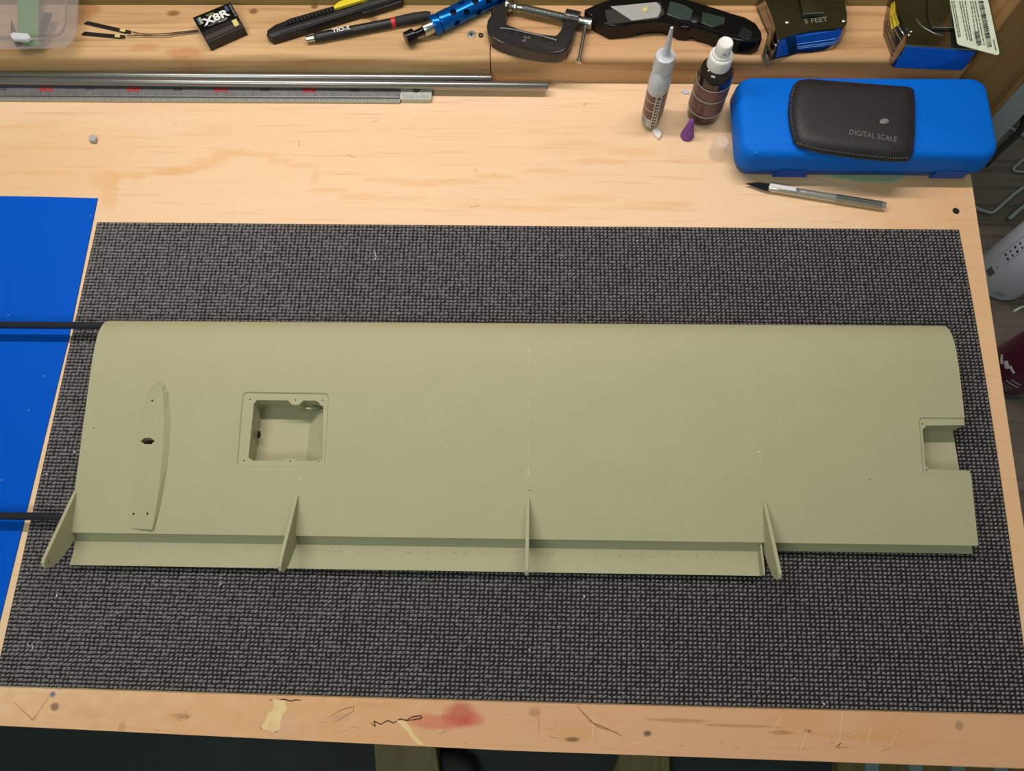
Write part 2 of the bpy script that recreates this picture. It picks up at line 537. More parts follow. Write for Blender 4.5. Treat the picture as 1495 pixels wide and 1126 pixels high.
stroke('scratch', [(255, 1052), (272, 1045), (276, 1048), (262, 1053)], .0003, M_scr)
stroke('scratch', [(20, 1025), (48, 1052), (72, 1016)], .0003, M_scr)
stroke('scratch', [(786, 1045), (787, 1072)], .0004, M_scr)
stroke('scratch', [(1218, 1092), (1228, 1085), (1222, 1092), (1240, 1092)], .0003, M_scr)
M_pale = mat('pale_scratch', (236, 212, 182), .7)
for a in ([(1140, 1045), (1125, 1075)], [(1230, 1040), (1226, 1080)], [(1180, 1062), (1168, 1098)], [(176, 170), (158, 230)], [(113, 232), (108, 262)], [(300, 250), (278, 322)], [(347, 235), (350, 318)], [(382, 246), (374, 290)], [(390, 187), (590, 246)], [(366, 240), (330, 318)], [(316, 262), (300, 320)], [(335, 255), (344, 310)], [(1300, 1090), (1310, 1068)], [(1272, 1062), (1266, 1085)], [(868, 1045), (864, 1080)], [(1015, 140), (1030, 150)]):
    stroke('pale_scratch', a, .0004 if a[0][0] != 390 else .0006, M_pale)
M_tick = mat('brown_tick', (120, 96, 66), .8)
for a in ([(543, 179), (553, 174)], [(436, 206), (437, 214)], [(506, 226), (518, 230)], [(694, 246), (695, 251)], [(721, 253), (723, 258)], [(686, 303), (700, 300)], [(255, 181), (258, 183)], [(852, 155), (856, 150)], [(1076, 1092), (1078, 1093)], [(640, 1072), (652, 1068)], [(1140, 1068), (1148, 1070)], [(1176, 1064), (1182, 1068)]):
    stroke('dark_tick', a, .0005, M_tick)

rs = random.Random(5)
for k in range(34):
    x = rs.uniform(10, 1480); y = 1012 + x * .041 + rs.uniform(4, 44); a_ = rs.gauss(0, .5); l_ = rs.uniform(3, 16)
    stroke('fine_scratch', [(x, y), (x + l_ * math.cos(a_), y + l_ * math.sin(a_) * .5)], rs.uniform(.00018, .0004), rs.choice((M_pale, M_scr, M_scr)))
# side wall boards, beam and posts at the back
bm = NB(); box(bm, (0.2, 0.262, 0.26), (1.9, 0.018, 0.60))
tag(obj('wall_back', bm, M_wall, loc=(0.2, 0.253, -0.04)), 'greenish timber board standing behind the beam', kind='structure')
pj = P(718, 118, 0.0)
beam_y0, beam_y1 = 0.1815, 0.2528
def beam(name, x0, x1, m, lab):
    bm = NB()
    prof = []
    r = .0065
    for cy, cz, a0 in ((beam_y0 + r, .0375 - r, 180), (beam_y1 - .002, .0375 - .002, 90)):
        rr = r if a0 == 180 else .002
        for k in range(6):
            t = math.radians(a0 - 90 * k / 5)
            prof.append((cy + rr * math.cos(t), cz + rr * math.sin(t)))
    prof += [(beam_y1, .0002), (beam_y0, .0002)]
    loft(bm, [[Vector((x0, y, z)) for y, z in prof], [Vector((x1, y, z)) for y, z in prof]])
    return tag(obj(name, bm, m, loc=((x0 + x1) / 2, (beam_y0 + beam_y1) / 2, 0), smooth=True), lab, 'beam')
# the spots of the beam material are given in world coordinates, so this beam keeps its origin at the world origin line
def beam_w(name, x0, x1, m, lab):
    o = beam(name, x0, x1, m, lab)
    o.data.transform(Matrix.Translation(o.location)); o.location = (0, 0, 0)
    return o
beam_w('timber_beam', -0.62, pj.x - .0006, M_beam, 'long pale knotty timber beam at the back left of the bench, under the radio receiver and pencil')
beam_w('timber_beam', pj.x + .0006, 0.9205, M_beam2, 'reddish timber beam at the back right, under the clamp and both tape measures')
bm = NB(); box(bm, (0.958, 0.2175, 0.15), (0.072, 0.071, 0.60), bev=.003)
tag(obj('timber_post', bm, M_post, loc=(0.958, 0.2175, -0.15)), 'brown upright timber post behind the right end of the blue case', 'post')
p1 = P(1452, 150, -.02)
bm = NB(); box(bm, (1.010, 0.186, 0.10), (0.032, 0.006, 0.70), bev=.001); box(bm, (0.9955, 0.205, 0.10), (0.003, 0.04, 0.70))
tag(obj('metal_upright', bm, M_grey, loc=(1.01, 0.186, -0.25)), 'light grey metal upright angle beside the timber post', 'shelf upright')

# side shelf and what stands on it
SZ = -0.25
bm = NB(); box(bm, (1.27, -0.03, SZ - .012), (0.70, 1.0, .024), bev=.001)
tag(obj('side_shelf', bm, M_lam, loc=(1.27, -0.03, SZ - .024)), 'dark wood grain laminate shelf to the right of the bench', 'shelf')

def can(name, edge_px, rim_px, r, h, m, lab, cat='spray can'):
    # the can's left silhouette and the lowest point of its base rim fix where it stands
    a = P(*rim_px, SZ)
    c = Vector((a.x, a.y + r, SZ))
    root = thing(name, lab, cat, (c.x, c.y, SZ))
    bm = NB(); lathe(bm, [(r * .90, .0), (r * .985, .0015), (r, .005), (r, h - .02), (r * .9, h - .008), (r * .5, h)], n=48)
    obj('body', bm, m, root, smooth=True)
    bm = NB(); lathe(bm, [(r * .86, .0004), (r * 1.02, .0004), (r * 1.03, .002), (r * 1.015, .0042), (r * .98, .0042)], n=48)
    obj('rim', bm, M_zinc, root, smooth=True, label='rolled metal base rim')
    bm = NB(); lathe(bm, [(r * .3, h - .002), (r * .3, h + .012), (r * .2, h + .018)], n=20)
    obj('nozzle', bm, M_white, root, smooth=True)
    return root, c, r
can1, c1, r1 = can('spray_can', None, (1466, 440), .036, .17, M_can, 'white spray can with small black pictograms standing on the dark shelf')
can2, c2_, r2 = can('spray_can', None, (1478, 580), .034, .15, M_maroon, 'maroon spray can with white swirl standing on the dark shelf')
def on_can(root, c, r, ang, z, w, h, m, name='print', rot=0, lab=None, shape=None):
    """thin curved label piece on a can's side: ang, z centre; w along the circumference, h up"""
    bm = NB()
    n = 8
    if shape is None: shape = [(-w / 2 + w * k / n, -h / 2) for k in range(n + 1)] + [(w / 2 - w * k / n, h / 2) for k in range(n + 1)]
    A, B = [], []
    for u, v in shape:
        u2 = u * math.cos(rot) - v * math.sin(rot); v2 = u * math.sin(rot) + v * math.cos(rot)
        t = ang + u2 / r
        A.append(Vector((r * 1.002 * math.cos(t), r * 1.002 * math.sin(t), z + v2)))
        B.append(Vector(((r * 1.008) * math.cos(t), (r * 1.008) * math.sin(t), z + v2)))
    loft(bm, [A, B])
    return obj(name, bm, m, root, label=lab)
ca = math.radians(216)
for k in range(6): on_can(can1, c1, r1, ca - .32, .035 + k * .0022 - .004, .010, .001 + .0004 * (k % 2), M_print, 'barcode_bar')
on_can(can1, c1, r1, ca - .30, .052, .0016, .0016, M_print)
for i in range(2):
    for k in range(5): on_can(can1, c1, r1, ca - .46 + i * .17, .075 + k * .010, .0030, .0034 - (k % 2) * .0012, M_print, 'pictogram')
on_can(can1, c1, r1, ca - .6, .095, .0004, .07, M_gprint, 'label_line')
on_can(can1, c1, r1, ca - .20, .095, .0004, .06, M_gprint, 'label_line')
for k in range(5): on_can(can1, c1, r1, ca + .55, .012 + k * .0022, .013 - .001 * k, .0009, M_gprint, 'small_print')
for da, dz, w_, h_ in ((-.30, .046, .012, .004), (-.02, .052, .010, .0075), (.22, .056, .010, .0035)):
    on_can(can2, c2_, r2, math.radians(196) + da, dz, w_, h_, M_white, 'white_swirl', rot=-.3)
for k in range(4): on_can(can2, c2_, r2, math.radians(232), .014 + k * .004, .014, .0010, M_gprint, 'small_print')
on_can(can2, c2_, r2, math.radians(236), .034, .016, .0012, M_white, 'small_print')
on_can(can2, c2_, r2, math.radians(236), .042, .012, .004, M_gprint, 'small_print')

def wire(name, pts, r, m, lab, cat, z=SZ, sm=True):
    q = [P(a[0], a[1], z + (a[2] if len(a) > 2 else r)) for a in pts]
    if sm: q = smooth_pts(q, 5)
    c = sum(q, Vector()) / len(q)
    bm = NB(); tube(bm, q, r, 8)
    return tag(obj(name, bm, m, smooth=True, loc=(c.x, c.y, z)), lab, cat)
wire('steel_wire_rack', [(1405, 288), (1422, 303), (1440, 310), (1447, 311), (1453, 308), (1470, 293), (1484, 281), (1500, 272), (1530, 262)], .0028, M_zinc, 'bent steel wire frame lying on the shelf beside the bench corner', 'wire rack')
wire('steel_wire_loop', [(1530, 262), (1510, 254), (1496, 252), (1484, 251), (1479, 247), (1486, 240), (1500, 228), (1520, 212)], .0022, M_zinc, 'small steel wire loop on the shelf, right of the bench corner', 'wire loop')
wire('steel_wire_arc', [(1430, 184), (1455, 182), (1475, 187), (1490, 195), (1505, 206), (1525, 225)], .0028, M_zinc, 'shiny steel wire arc on the shelf behind the blue case', 'wire loop')
wire('metal_rod', [(1472, 321), (1484, 310), (1500, 297), (1530, 272)], .0032, M_zinc, 'short steel rod end beside the white spray can', 'rod', sm=False)
wire('black_cable', [(1440, 240, .03), (1462, 217, .02), (1478, 203, .014), (1490, 190, .012), (1496, 172, .015), (1492, 150, .02), (1498, 120, .03)], .0042, M_rubber, 'black cable curving over the shelf behind the case', 'cable')
wire('white_cord', [(1480, 455), (1488, 450), (1497, 447), (1520, 444)], .0018, M_white, 'short white cord end on the shelf between the two spray cans', 'cord')
br = thing('black_bracket', 'black plastic bracket clamped at the foot of the grey upright', 'bracket', tuple(P(1470, 150, SZ)))
bm = NB(); prism(bm, [(p.x, p.y) for p in quadpx([(1440, 165), (1453, 158), (1478, 132), (1510, 100), (1520, 150), (1496, 158), (1484, 152), (1474, 156), (1462, 168), (1448, 170)], SZ + .03)], SZ + .002, SZ + .03, .003)
obj('bracket_arm', bm, M_rubber, br, world=True)
bm = NB(); prism(bm, [(p.x, p.y) for p in quadpx([(1450, 172), (1475, 166), (1478, 172), (1462, 177), (1452, 178)], SZ + .003)], SZ + .0005, SZ + .004, .001)
tag(obj('plastic_scrap', bm, M_paleg), 'small pale grey-green plastic scrap on the shelf behind the case', 'scrap')

# under the bench front
def on_floor(name, px, z, t, m, lab, cat):
    pts = [P(a, b, z) for a, b in px]
    bm = NB(); prism(bm, [(p.x, p.y) for p in pts], z - t, z, .002, 1)
    c = sum(pts, Vector()) / len(pts)
    return tag(obj(name, bm, m, loc=(c.x, c.y, z - t)), lab, cat)
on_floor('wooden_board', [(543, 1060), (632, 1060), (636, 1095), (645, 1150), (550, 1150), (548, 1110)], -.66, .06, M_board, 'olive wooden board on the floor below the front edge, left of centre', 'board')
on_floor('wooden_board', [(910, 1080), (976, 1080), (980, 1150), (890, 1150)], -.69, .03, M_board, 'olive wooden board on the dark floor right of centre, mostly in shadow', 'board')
cr = thing('slatted_crate', 'low crate with olive base and grey slats under the right end of the bench', 'crate', tuple(P(1360, 1130, -.72)))
def fp(px, z): return [(p.x, p.y) for p in [P(a, b, z) for a, b in px]]
bm = NB(); prism(bm, fp([(1224, 1085), (1500, 1085), (1560, 1160), (1224, 1160)], -.69), -.7195, -.69, .001, 1)
obj('crate_base', bm, M_board, cr, world=True)
for x in (1264, 1328, 1390, 1452):
    bm = NB(); prism(bm, fp([(x, 1085), (x + 20, 1085), (x + 20, 1160), (x, 1160)], -.678), -.6898, -.678, .001, 1)
    obj('slat', bm, M_slat, cr, world=True)
sh = thing('black_shoe', 'black shoe toe on the floor beside the olive board', 'shoe', tuple(P(670, 1130, -.72)))
bm = NB(); q = fp([(634, 1106), (648, 1098), (664, 1100), (690, 1112), (700, 1140), (650, 1150), (636, 1130)], -.69); prism(bm, q, -.7195, -.68, .012, 3)
obj('upper', bm, M_rubber, sh, world=True, smooth=True)
bm = NB(); prism(bm, inset(q, -.004), -.7198, -.71); obj('sole', bm, M_black, sh, world=True)

# ---------------------------------------------------------------- blue sheet, mat
bs = quadpx([(142.5, 289.5), (99, 500), (55, 680), (0, 905)], .001)
lx = -0.42
out = [(bs[0].x, bs[0].y), (-.1107 + .02, .0305), (lx, .030), (lx, -.46), (bs[3].x - .002, -.46), (bs[3].x, bs[3].y), (bs[2].x, bs[2].y), (bs[1].x, bs[1].y)]
bm = NB(); prism(bm, out, .0001, .0012)
bsheet = tag(obj('blue_sheet', bm, M_blue, loc=(-.2, -.2, 0)), 'flat glossy blue sheet on the bench left of the black mat', 'sheet')

matroot = thing('rubber_mat', 'black ribbed non-slip foam mat under the olive model wing', 'mat', (0.44, -0.22, 0))
MT = .0016
c00, c10, c01, c11 = P(142, 324.5, MT), P(1400, 335.5, MT), P(-9, 1001, MT), P(1507, 1042.5, MT)
cb_mid = (P(740, 1023.5, MT) - (c01 + (c11 - c01) * 0.5)).y * 0.9
def muv(u, v):
    p = (c00 * (1 - u) + c10 * u) * (1 - v) + (c01 * (1 - u) + c11 * u) * v
    p.x += .0040 * 4 * v * (1 - v) * u * (1.2 - .4 * v)
    p.y += cb_mid * 4 * u * (1 - u) * v
    return p
bm = NB()
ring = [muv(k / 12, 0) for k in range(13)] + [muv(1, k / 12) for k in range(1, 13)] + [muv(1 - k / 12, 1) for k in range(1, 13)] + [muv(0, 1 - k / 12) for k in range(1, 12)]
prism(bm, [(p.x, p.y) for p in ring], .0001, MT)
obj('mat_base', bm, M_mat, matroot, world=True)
verts, faces = [], []
NU, NV = 218, 131
inv = W2L(matroot)
for j in range(NV):
    for i in range(NU):
        u = (i + .5 + random.uniform(-.10, .10)) / NU
        v = (j + .5 + random.uniform(-.06, .06)) / NV
        c = muv(u, v)
        w = (.00180 - .00048 * u) * random.uniform(.76, 1.15)
        h = (.00120 - .00012 * u) * random.uniform(.85, 1.12)
        sk = random.uniform(-.1, .8) * w * .5
        z1 = MT + random.uniform(.0010, .0016)
        b = len(verts)
        for (sx, sy) in ((-1, -1), (1, -1), (1, 1), (-1, 1)):
            verts.append(inv @ Vector((c.x + sx * w, c.y + sy * h + sx * sk, MT)))
        for (sx, sy) in ((-.62, -.6), (.62, -.6), (.62, .6), (-.62, .6)):
            verts.append(inv @ Vector((c.x + sx * w, c.y + sy * h + sx * sk, z1 + sx * .0002)))
        faces += [(b, b + 1, b + 5, b + 4), (b + 1, b + 2, b + 6, b + 5), (b + 2, b + 3, b + 7, b + 6), (b + 3, b, b + 4, b + 7), (b + 4, b + 5, b + 6, b + 7)]
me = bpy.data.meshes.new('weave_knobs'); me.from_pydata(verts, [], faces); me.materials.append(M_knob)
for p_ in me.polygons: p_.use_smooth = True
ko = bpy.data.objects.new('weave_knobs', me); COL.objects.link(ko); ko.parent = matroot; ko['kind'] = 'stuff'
# lint specks on the mat, wing and blue sheet
bm = NB()
for (x, y, s) in ((83, 870, 1.4), (152, 849, .8), (322, 853, 1.2), (853, 871, 1.3), (172, 895, .8), (1203, 1028, 1.2), (1160, 991, 1), (1285, 989, .6), (548, 372, .9), (930, 352, .9), (939, 942, .8), (773, 949, 1.1), (1019, 886, .6), (1066, 891, .6), (711, 1003, .4), (109, 660, 1.3), (68, 692, 1.1), (945, 1026, .5), (1453, 771, .8), (880, 1000, .6), (600, 905, .5), (240, 960, .5), (380, 420, .5), (220, 400, .5)):
    c = P(x, y, MT + .0018)
    bmesh.ops.create_icosphere(bm, subdivisions=1, radius=.0009 * s, matrix=Matrix.Translation(c) @ Matrix.Rotation(random.random() * 3, 4, 'Z') @ Matrix.Diagonal((1.3, .7, .5, 1)))
for pts in ([(40, 940), (43, 944), (47, 941), (48, 946), (46, 950)], [(1414, 969), (1416, 967), (1419, 967)], [(547, 366), (549, 374), (548, 380)]):
    tube(bm, [P(a, b, MT + .0022) for a, b in pts], .0004, 4)
tag(obj('lint', bm, M_lint, matroot, world=True), kind='stuff')
bm = NB()
for (x, y) in ((42, 599), (64, 549), (3, 701), (132, 315), (12, 460)):
    bmesh.ops.create_icosphere(bm, subdivisions=1, radius=.0006, matrix=Matrix.Translation(P(x, y, .0016)))
tag(obj('lint', bm, M_lint, bsheet, world=True), kind='stuff')

# ---------------------------------------------------------------- the model wing
WX, WY, WR = 0.0490, -0.3262, 0.0100
wing = thing('model_wing', 'olive green printed model aeroplane wing with four hinge fins, lying on the black mat', 'model wing', (WX, WY, 0.0), WR)
Z0 = .0036
top_prof = [(0.0, .0185), (.010, .0196), (.03, .0218), (.055, .0246), (.085, .0275), (.115, .0303), (.140, .0325), (.160, .0340), (.175, .0344), (.186, .0334), (.194, .0312), (.200, .0280), (.2045, .0240), (.207, .0195), (.2078, .0155), (.206, .0110), (.202, .0075), (.195, .0050), (.185, Z0)]
def ztop(y):
    for (a, za), (b, zb) in zip(top_prof[:-1], top_prof[1:]):
        if a <= y <= b: return za + (zb - za) * (y - a) / (b - a)
    return top_prof[0][1]
cove = [(-.004, Z0 + .0002), (-.0275, .0084), (-.0281, .0098), (-.0245, .0086), (-.021, .0078), (-.0175, .0073), (-.014, .0071), (-.0105, .0073), (-.0075, .0079), (-.0048, .0089), (-.0026, .0103), (-.0010, .0120), (0.0002, .0140), (.0008, .0162), (.0004, .0175)]
blk = [(-.0055, Z0), (-.0060, .0075), (.002, .0085), (.003, .0170), (.0005, .0175)]
SX = [0.0, .2070, .4160, .6260, .8110]
def section(x0, x1, tail):
    bm = NB()
    prof = top_prof + tail
    def ring(x, end=0):
        return [Vector((x, y, z)) for y, z in prof]
    xs = [x0, x1]
    rings = []
    for x in xs: rings.append(ring(x))
    loft(bm, rings)
    return bm
panels = []
for k in range(4):
    g = .00002
    p_ = obj('wing_panel', section(SX[k] + g, SX[k + 1] - g, cove if k < 3 else blk), M_wing, None)
    panels.append(p_)

def wl(px, py, z):
    q = W2L(wing) @ P(px, py, z); return (q.x, q.y)
def wpt(px, py):
    """wing-surface point under a pixel, in wing coordinates"""
    z = .028
    for _ in range(6):
        x, y = wl(px, py, z); z = ztop(y)
    return (x, y, z)
def cutter(px, depth=None, zfloor=None):
    """closed solid standing over the outline px, its floor following the skin at the given depth, or flat at zfloor"""
    w = [wpt(a, b) for a, b in px]
    bm = NB()
    A = [Vector((x, y, (z - depth) if depth is not None else zfloor)) for x, y, z in w]
    B = [Vector((x, y, .06)) for x, y, z in w]
    loft(bm, [A, B])
    bmesh.ops.triangulate(bm, faces=bm.faces[:])
    return bm
def rimcut(px, depth, slope=.0012):
    """shallow recess with a sloping rim"""
    w = [wpt(a, b) for a, b in px]
    cx = (min(p[0] for p in w) + max(p[0] for p in w)) / 2; cy = (min(p[1] for p in w) + max(p[1] for p in w)) / 2
    hx = (max(p[0] for p in w) - min(p[0] for p in w)) / 2; hy = (max(p[1] for p in w) - min(p[1] for p in w)) / 2
    k = lambda x, y, d: (cx + (x - cx) * (1 + d / hx), cy + (y - cy) * (1 + d / hy))
    def R_(d, dz, flat=None):
        out = []
        for x, y, z in w:
            X, Y = k(x, y, d); out.append(Vector((X, Y, ztop(max(0, Y)) + dz if flat is None else flat)))
        return out
    bm = NB(); loft(bm, [R_(-slope * .4, -depth), R_(slope * .6, .0001), R_(slope * .6, 0, .06)])
    bmesh.ops.triangulate(bm, faces=bm.faces[:])
    return bm
def rpx(pts, r=5, n=4):
    """round the corners of a pixel polygon"""
    out = []
    m = len(pts)
    for i in range(m):
        a, b, c = Vector(pts[i - 1]), Vector(pts[i]), Vector(pts[(i + 1) % m])
        d1, d2 = (a - b), (c - b)
        rr = min(r, d1.length * .45, d2.length * .45)
        s, e = b + d1.normalized() * rr, b + d2.normalized() * rr
        for k in range(n + 1):
            t = k / n
            out.append(tuple((1 - t) ** 2 * s + 2 * t * (1 - t) * b + t * t * e))
    return out
def zp(x, y): return (300 + x / 3.518, 540 + y / 3.518)
rec1 = rpx([(355, 573), (479.5, 575), (473, 681.5), (346, 680)], 7)
open1 = [zp(*q) for q in [(246, 172), (262, 153), (420, 155), (442, 178), (478, 178), (502, 155), (566, 157), (584, 170), (588, 180), (604, 184), (598, 455), (575, 462), (562, 466), (470, 467), (455, 456), (440, 455), (405, 457), (395, 466), (240, 465), (218, 448)]]
rec2 = rpx([(1342.5, 610.5), (1425, 611), (1432, 692), (1348.5, 691)], 5)
open2 = [(1348, 627), (1353.5, 621), (1425, 620), (1432, 687.5), (1358, 685), (1352, 679)]
holes1 = [zp(*q) for q in [(227, 150), (461, 153), (601, 154), (196, 465), (434, 468), (578, 470)]]
holes2 = [(1347.5, 618.5), (1354, 685.5)]
def hole(px, py, r, d=.004, hexa=False, n=10):
    x, y, z = wpt(px, py)
    bm = NB()
    lathe(bm, [(r, z - d), (r, .06)], (x, y, 0), n=n)
    return bm
cuts = {0: [rimcut(rec1, .0013), cutter(open1, zfloor=.0058)] + [hole(a, b, .0007) for a, b in holes1],
        3: [rimcut(rec2, .0013), cutter(open2, zfloor=.0075)] + [hole(a, b, .0008) for a, b in holes2]}
# hatch one straddles the first seam
cuts[1] = [rimcut(rec1, .0013), cutter(open1, zfloor=.0058)] + [hole(a, b, .0007) for a, b in holes1]
slot = [wpt(a, b) for a, b in [(206, 645), (211, 640.5), (221, 640), (228.5, 645), (223, 649.5), (212, 649)]]
for pt in ((224, 586), (195.5, 750.5), (217, 750.5)): cuts[0].append(hole(*pt, .0011, .012))
cs = NB(); loft(cs, [[Vector((x, y, .008)) for x, y, z in slot], [Vector((x, y, .06)) for x, y, z in slot]]); cuts[0].append(cs)
cuts[0].append(hole(137, 625, .0006)); cuts[3].append(hole(1270, 700, .0006)); cuts[2] = [hole(773.5, 716, .0006)]

# raised pylon seat, joined into the first panel's skin by sitting on it
seat_in = [(225, 565), (231, 561.5), (236, 566), (238.5, 576), (239.5, 610), (237.5, 660), (232, 715), (222.5, 773.5), (189.5, 771.5), (191, 735), (195, 690), (200, 640), (207, 600), (216, 574)]
seat_out = [(226, 559), (234, 556), (242, 559), (248, 570), (251.5, 610), (249, 660), (240.5, 715), (225, 774), (189.5, 771.5), (191, 735), (195, 690), (200, 640), (207, 600), (215, 571)]
A, B = [], []
for k, (i_, o_) in enumerate(zip(seat_in, seat_out)):
    xi, yi, zi = wpt(*i_); xo, yo, zo = wpt(*o_)
    rise = {0: .0028, 1: .0036, 2: .0042, 3: .0044, 4: .0044, 5: .0044, 6: .0042, 7: .0028, 13: .0014}.get(k, .0004)
    A.append(Vector((xo, yo, zo - .0012))); 
    t = wl(i_[0], i_[1], zi + rise)
    B.append(Vector((t[0], t[1], zi + rise)))
bm = NB(); V = loft(bm, [A, B]); bmesh.ops.triangulate(bm, faces=[f for f in bm.faces if len(f.verts) > 4])
seat = obj('pylon_seat', bm, M_wing, None)
seat_cuts = [hole(*pt, .0011, .012) for pt in ((224, 586), (195.5, 750.5), (217, 750.5))]
cs = NB(); loft(cs, [[Vector((x, y, .008)) for x, y, z in slot], [Vector((x, y, .06)) for x, y, z in slot]]); seat_cuts.append(cs)
carve(seat, seat_cuts); seat.parent = wing
seat.data.materials.clear(); seat.data.materials.append(M_wing)
for k, p_ in enumerate(panels):
    carve(p_, cuts.get(k, []))
    p_.data.materials.clear(); p_.data.materials.append(M_wing)
    for f in p_.data.polygons: f.use_smooth = True
    p_.data.set_sharp_from_angle(angle=math.radians(18))
    p_.parent = wing
# ramp inside the first bay, dark cable openings
x0, y0, _ = wpt(449, 600); x1, y1, _ = wpt(470, 672)
bm = NB(); loft(bm, [[Vector((x0 - .004, y1 - .001, .0058)), Vector((x1 + .002, y1 - .001, .0058)), Vector((x1 + .002, y1 - .001, .0225))],
                     [Vector((x0 - .004, y0 + .006, .0058)), Vector((x1 + .002, y0 + .006, .0058)), Vector((x1 + .002, y0 + .006, .0225))]])
obj('bay_ramp', bm, M_wing, wing)
xa, ya, _ = wpt(366, 630)
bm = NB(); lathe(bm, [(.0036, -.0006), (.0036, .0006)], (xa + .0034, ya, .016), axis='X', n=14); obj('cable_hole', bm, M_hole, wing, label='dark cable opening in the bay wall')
xa, ya, _ = wpt(449, 588)
bm = NB(); lathe(bm, [(.0034, -.0006), (.0034, .0006)], (xa - .001, ya - .0035, .021), axis='Y', n=14); obj('cable_hole', bm, M_wing, wing)
# glue beads along the seams
M_bead = mat('dried_glue', (206, 206, 184), .3)
for (pa, pb, ks) in (((457, 480), (437, 702), .45), ((772.5, 476), (773.5, 706), 1.0), ((1101, 478), (1114, 730), .35)):
    bm = NB()
    for k in range(int(90 * ks)):
        t = random.random()
        if pa[0] == 457 and 565 < pa[1] + (pb[1] - pa[1]) * t < 688: continue
        x, y, z = wpt(pa[0] + (pb[0] - pa[0]) * t, pa[1] + (pb[1] - pa[1]) * t)
        sk = min(SX[1:4], key=lambda s: abs(s - x))
        s = random.uniform(.25, .6) * (.7 if ks < 1 else 1)
        bmesh.ops.create_icosphere(bm, subdivisions=1, radius=.0008 * s, matrix=Matrix.Translation((sk + random.uniform(-.0004, .0004), y, z)) @ Matrix.Diagonal((.7, 1.8, .5, 1)))
    o = obj('glue_beads', bm, M_bead, wing, label='pale dried glue beads along a panel seam'); o['kind'] = 'stuff'
bm = NB()
for (a, b, s) in ((1108, 660, .0014), (437, 700, .0011), (437, 718, .0006), (455, 560, .0006)):
    x, y, z = wpt(a, b); bmesh.ops.create_icosphere(bm, subdivisions=1, radius=s, matrix=Matrix.Translation((x, y, z)) @ Matrix.Diagonal((1, .7, .5, 1)))
o = obj('glue_beads', bm, M_bead, wing); o['kind'] = 'stuff'
# rough printing blobs in the cove
bm = NB()
for k in range(150):
    x = random.choice((random.uniform(.01, .62), random.uniform(.43, .60), random.uniform(.21, .41)))
    bmesh.ops.create_icosphere(bm, subdivisions=1, radius=random.uniform(.0002, .0006), matrix=Matrix.Translation((x, random.uniform(-.013, -.008), .0075)) @ Matrix.Diagonal((2, 1, .6, 1)))
o = obj('print_blobs', bm, M_wing, wing); o['kind'] = 'stuff'
# hinge fins
def fin(x, w=.0030):
    prof = [(.037, .0226), (.030, .0256), (.0, .0385), (-.026, .0498), (-.0295, .0502), (-.0325, .0480), (-.0335, .0440), (-.0325, .0390), (-.030, .0340), (-.026, .0290), (-.016, .0200), (-.006, .0115), (.004, .0120), (.018, .0190)]
    bm = NB()
    loft(bm, [[Vector((x - w / 2, y, z)) for y, z in prof], [Vector((x + w / 2, y, z)) for y, z in prof]])
    es = [e for e in bm.edges if abs(e.verts[0].co.x - e.verts[1].co.x) < 1e-6 and len(e.link_faces) == 2 and any(len(f.verts) > 4 for f in e.link_faces)]
    bmesh.ops.bevel(bm, geom=es, offset=.0003, segments=1, affect='EDGES')
    o = obj('hinge_fin', bm, M_wing, wing)
    bm = NB(); lathe(bm, [(.0008, x - w / 2 - .00008), (.0008, x + w / 2 + .00008)], (0, 0, 0), n=10, M=Matrix.Translation((0, -.028, .044)) @ Matrix.Rotation(PI / 2, 4, 'Y'))
    obj('hinge_pin_hole', bm, M_hole, o)
for x in (.0005, SX[1] - .0012, SX[2], SX[3] + .001): fin(x)
bm = NB(); prof = [(.004, .0150), (-.024, .0190), (-.0275, .0180), (-.0285, .0100), (-.024, .0050), (-.004, .0050)]
loft(bm, [[Vector((SX[3] - .004, y, z)) for y, z in prof], [Vector((SX[3] - .0022, y, z)) for y, z in prof]]); obj('cove_end_rib', bm, M_wing, wing)
# spar rods that stick out of the wing's root
for nm, px, py, zz, r, yy in (('front', 70, 475, .0185, .0036, None), ('rear', 40, 754, .0135, .0037, None)):
    a = P(px, py, zz)
    loc = W2L(wing) @ a
    bm = NB(); lathe(bm, [(r * .86, -.235), (r, -.234), (r, 0.0)], (0.0, loc.y, zz), axis='X', n=20)
    obj('spar_rod', bm, M_carbon, wing, smooth=True, label='glossy black carbon rod out of the wing root, %s one' % nm)

# ---------------------------------------------------------------- rods and ruler at the back
ruler = thing('metal_ruler', 'grey metal ruler with red numbers, partly under two tubes along the back beam', 'ruler', (0.10, .166, 0))
xe0, xe1 = P(584, 140, .005).x, P(630, 140, .005).x
yb = P(300, 149.5, .001).y
bm = NB(); box(bm, ((xe0 - .42) / 2, (yb + .004 + .1795) / 2, .0033), (xe0 + .42, .1795 - yb - .004, .0058), bev=.0005); obj('ruler_body', bm, M_ruler, ruler, world=True)
bm = NB(); prism(bm, [(-.42, yb), (xe0, yb), (xe0, yb + .0045), (-.42, yb + .0045)], .0002, .0035); obj('scale_edge', bm, M_rulerl, ruler, world=True, label='lighter bevelled scale edge')
bm = NB(); prism(bm, rrect(xe0 + .0003, yb + .0015, xe1, .1795, .002), .0002, .0058, .0004); endp = obj('end_piece', bm, mat('ruler_end_cap', (186, 190, 180), .4, metal=.2), ruler, world=True, label='pale end piece with fine ticks')
bm = NB()
x = -.16
k = 0
while x < xe0 - .002:
    hgt = .0044 if k % 5 else .0062
    box(bm, (x, yb + .0022, .0036), (.0004, .0036, .0003))
    if k % 5 == 0: box(bm, (x, yb + .0068, .0063), (.0003, hgt * .6, .0002))
    x += .002; k += 1
o = obj('scale_ticks', bm, M_print, ruler, world=True); o['kind'] = 'stuff'
bm = NB()
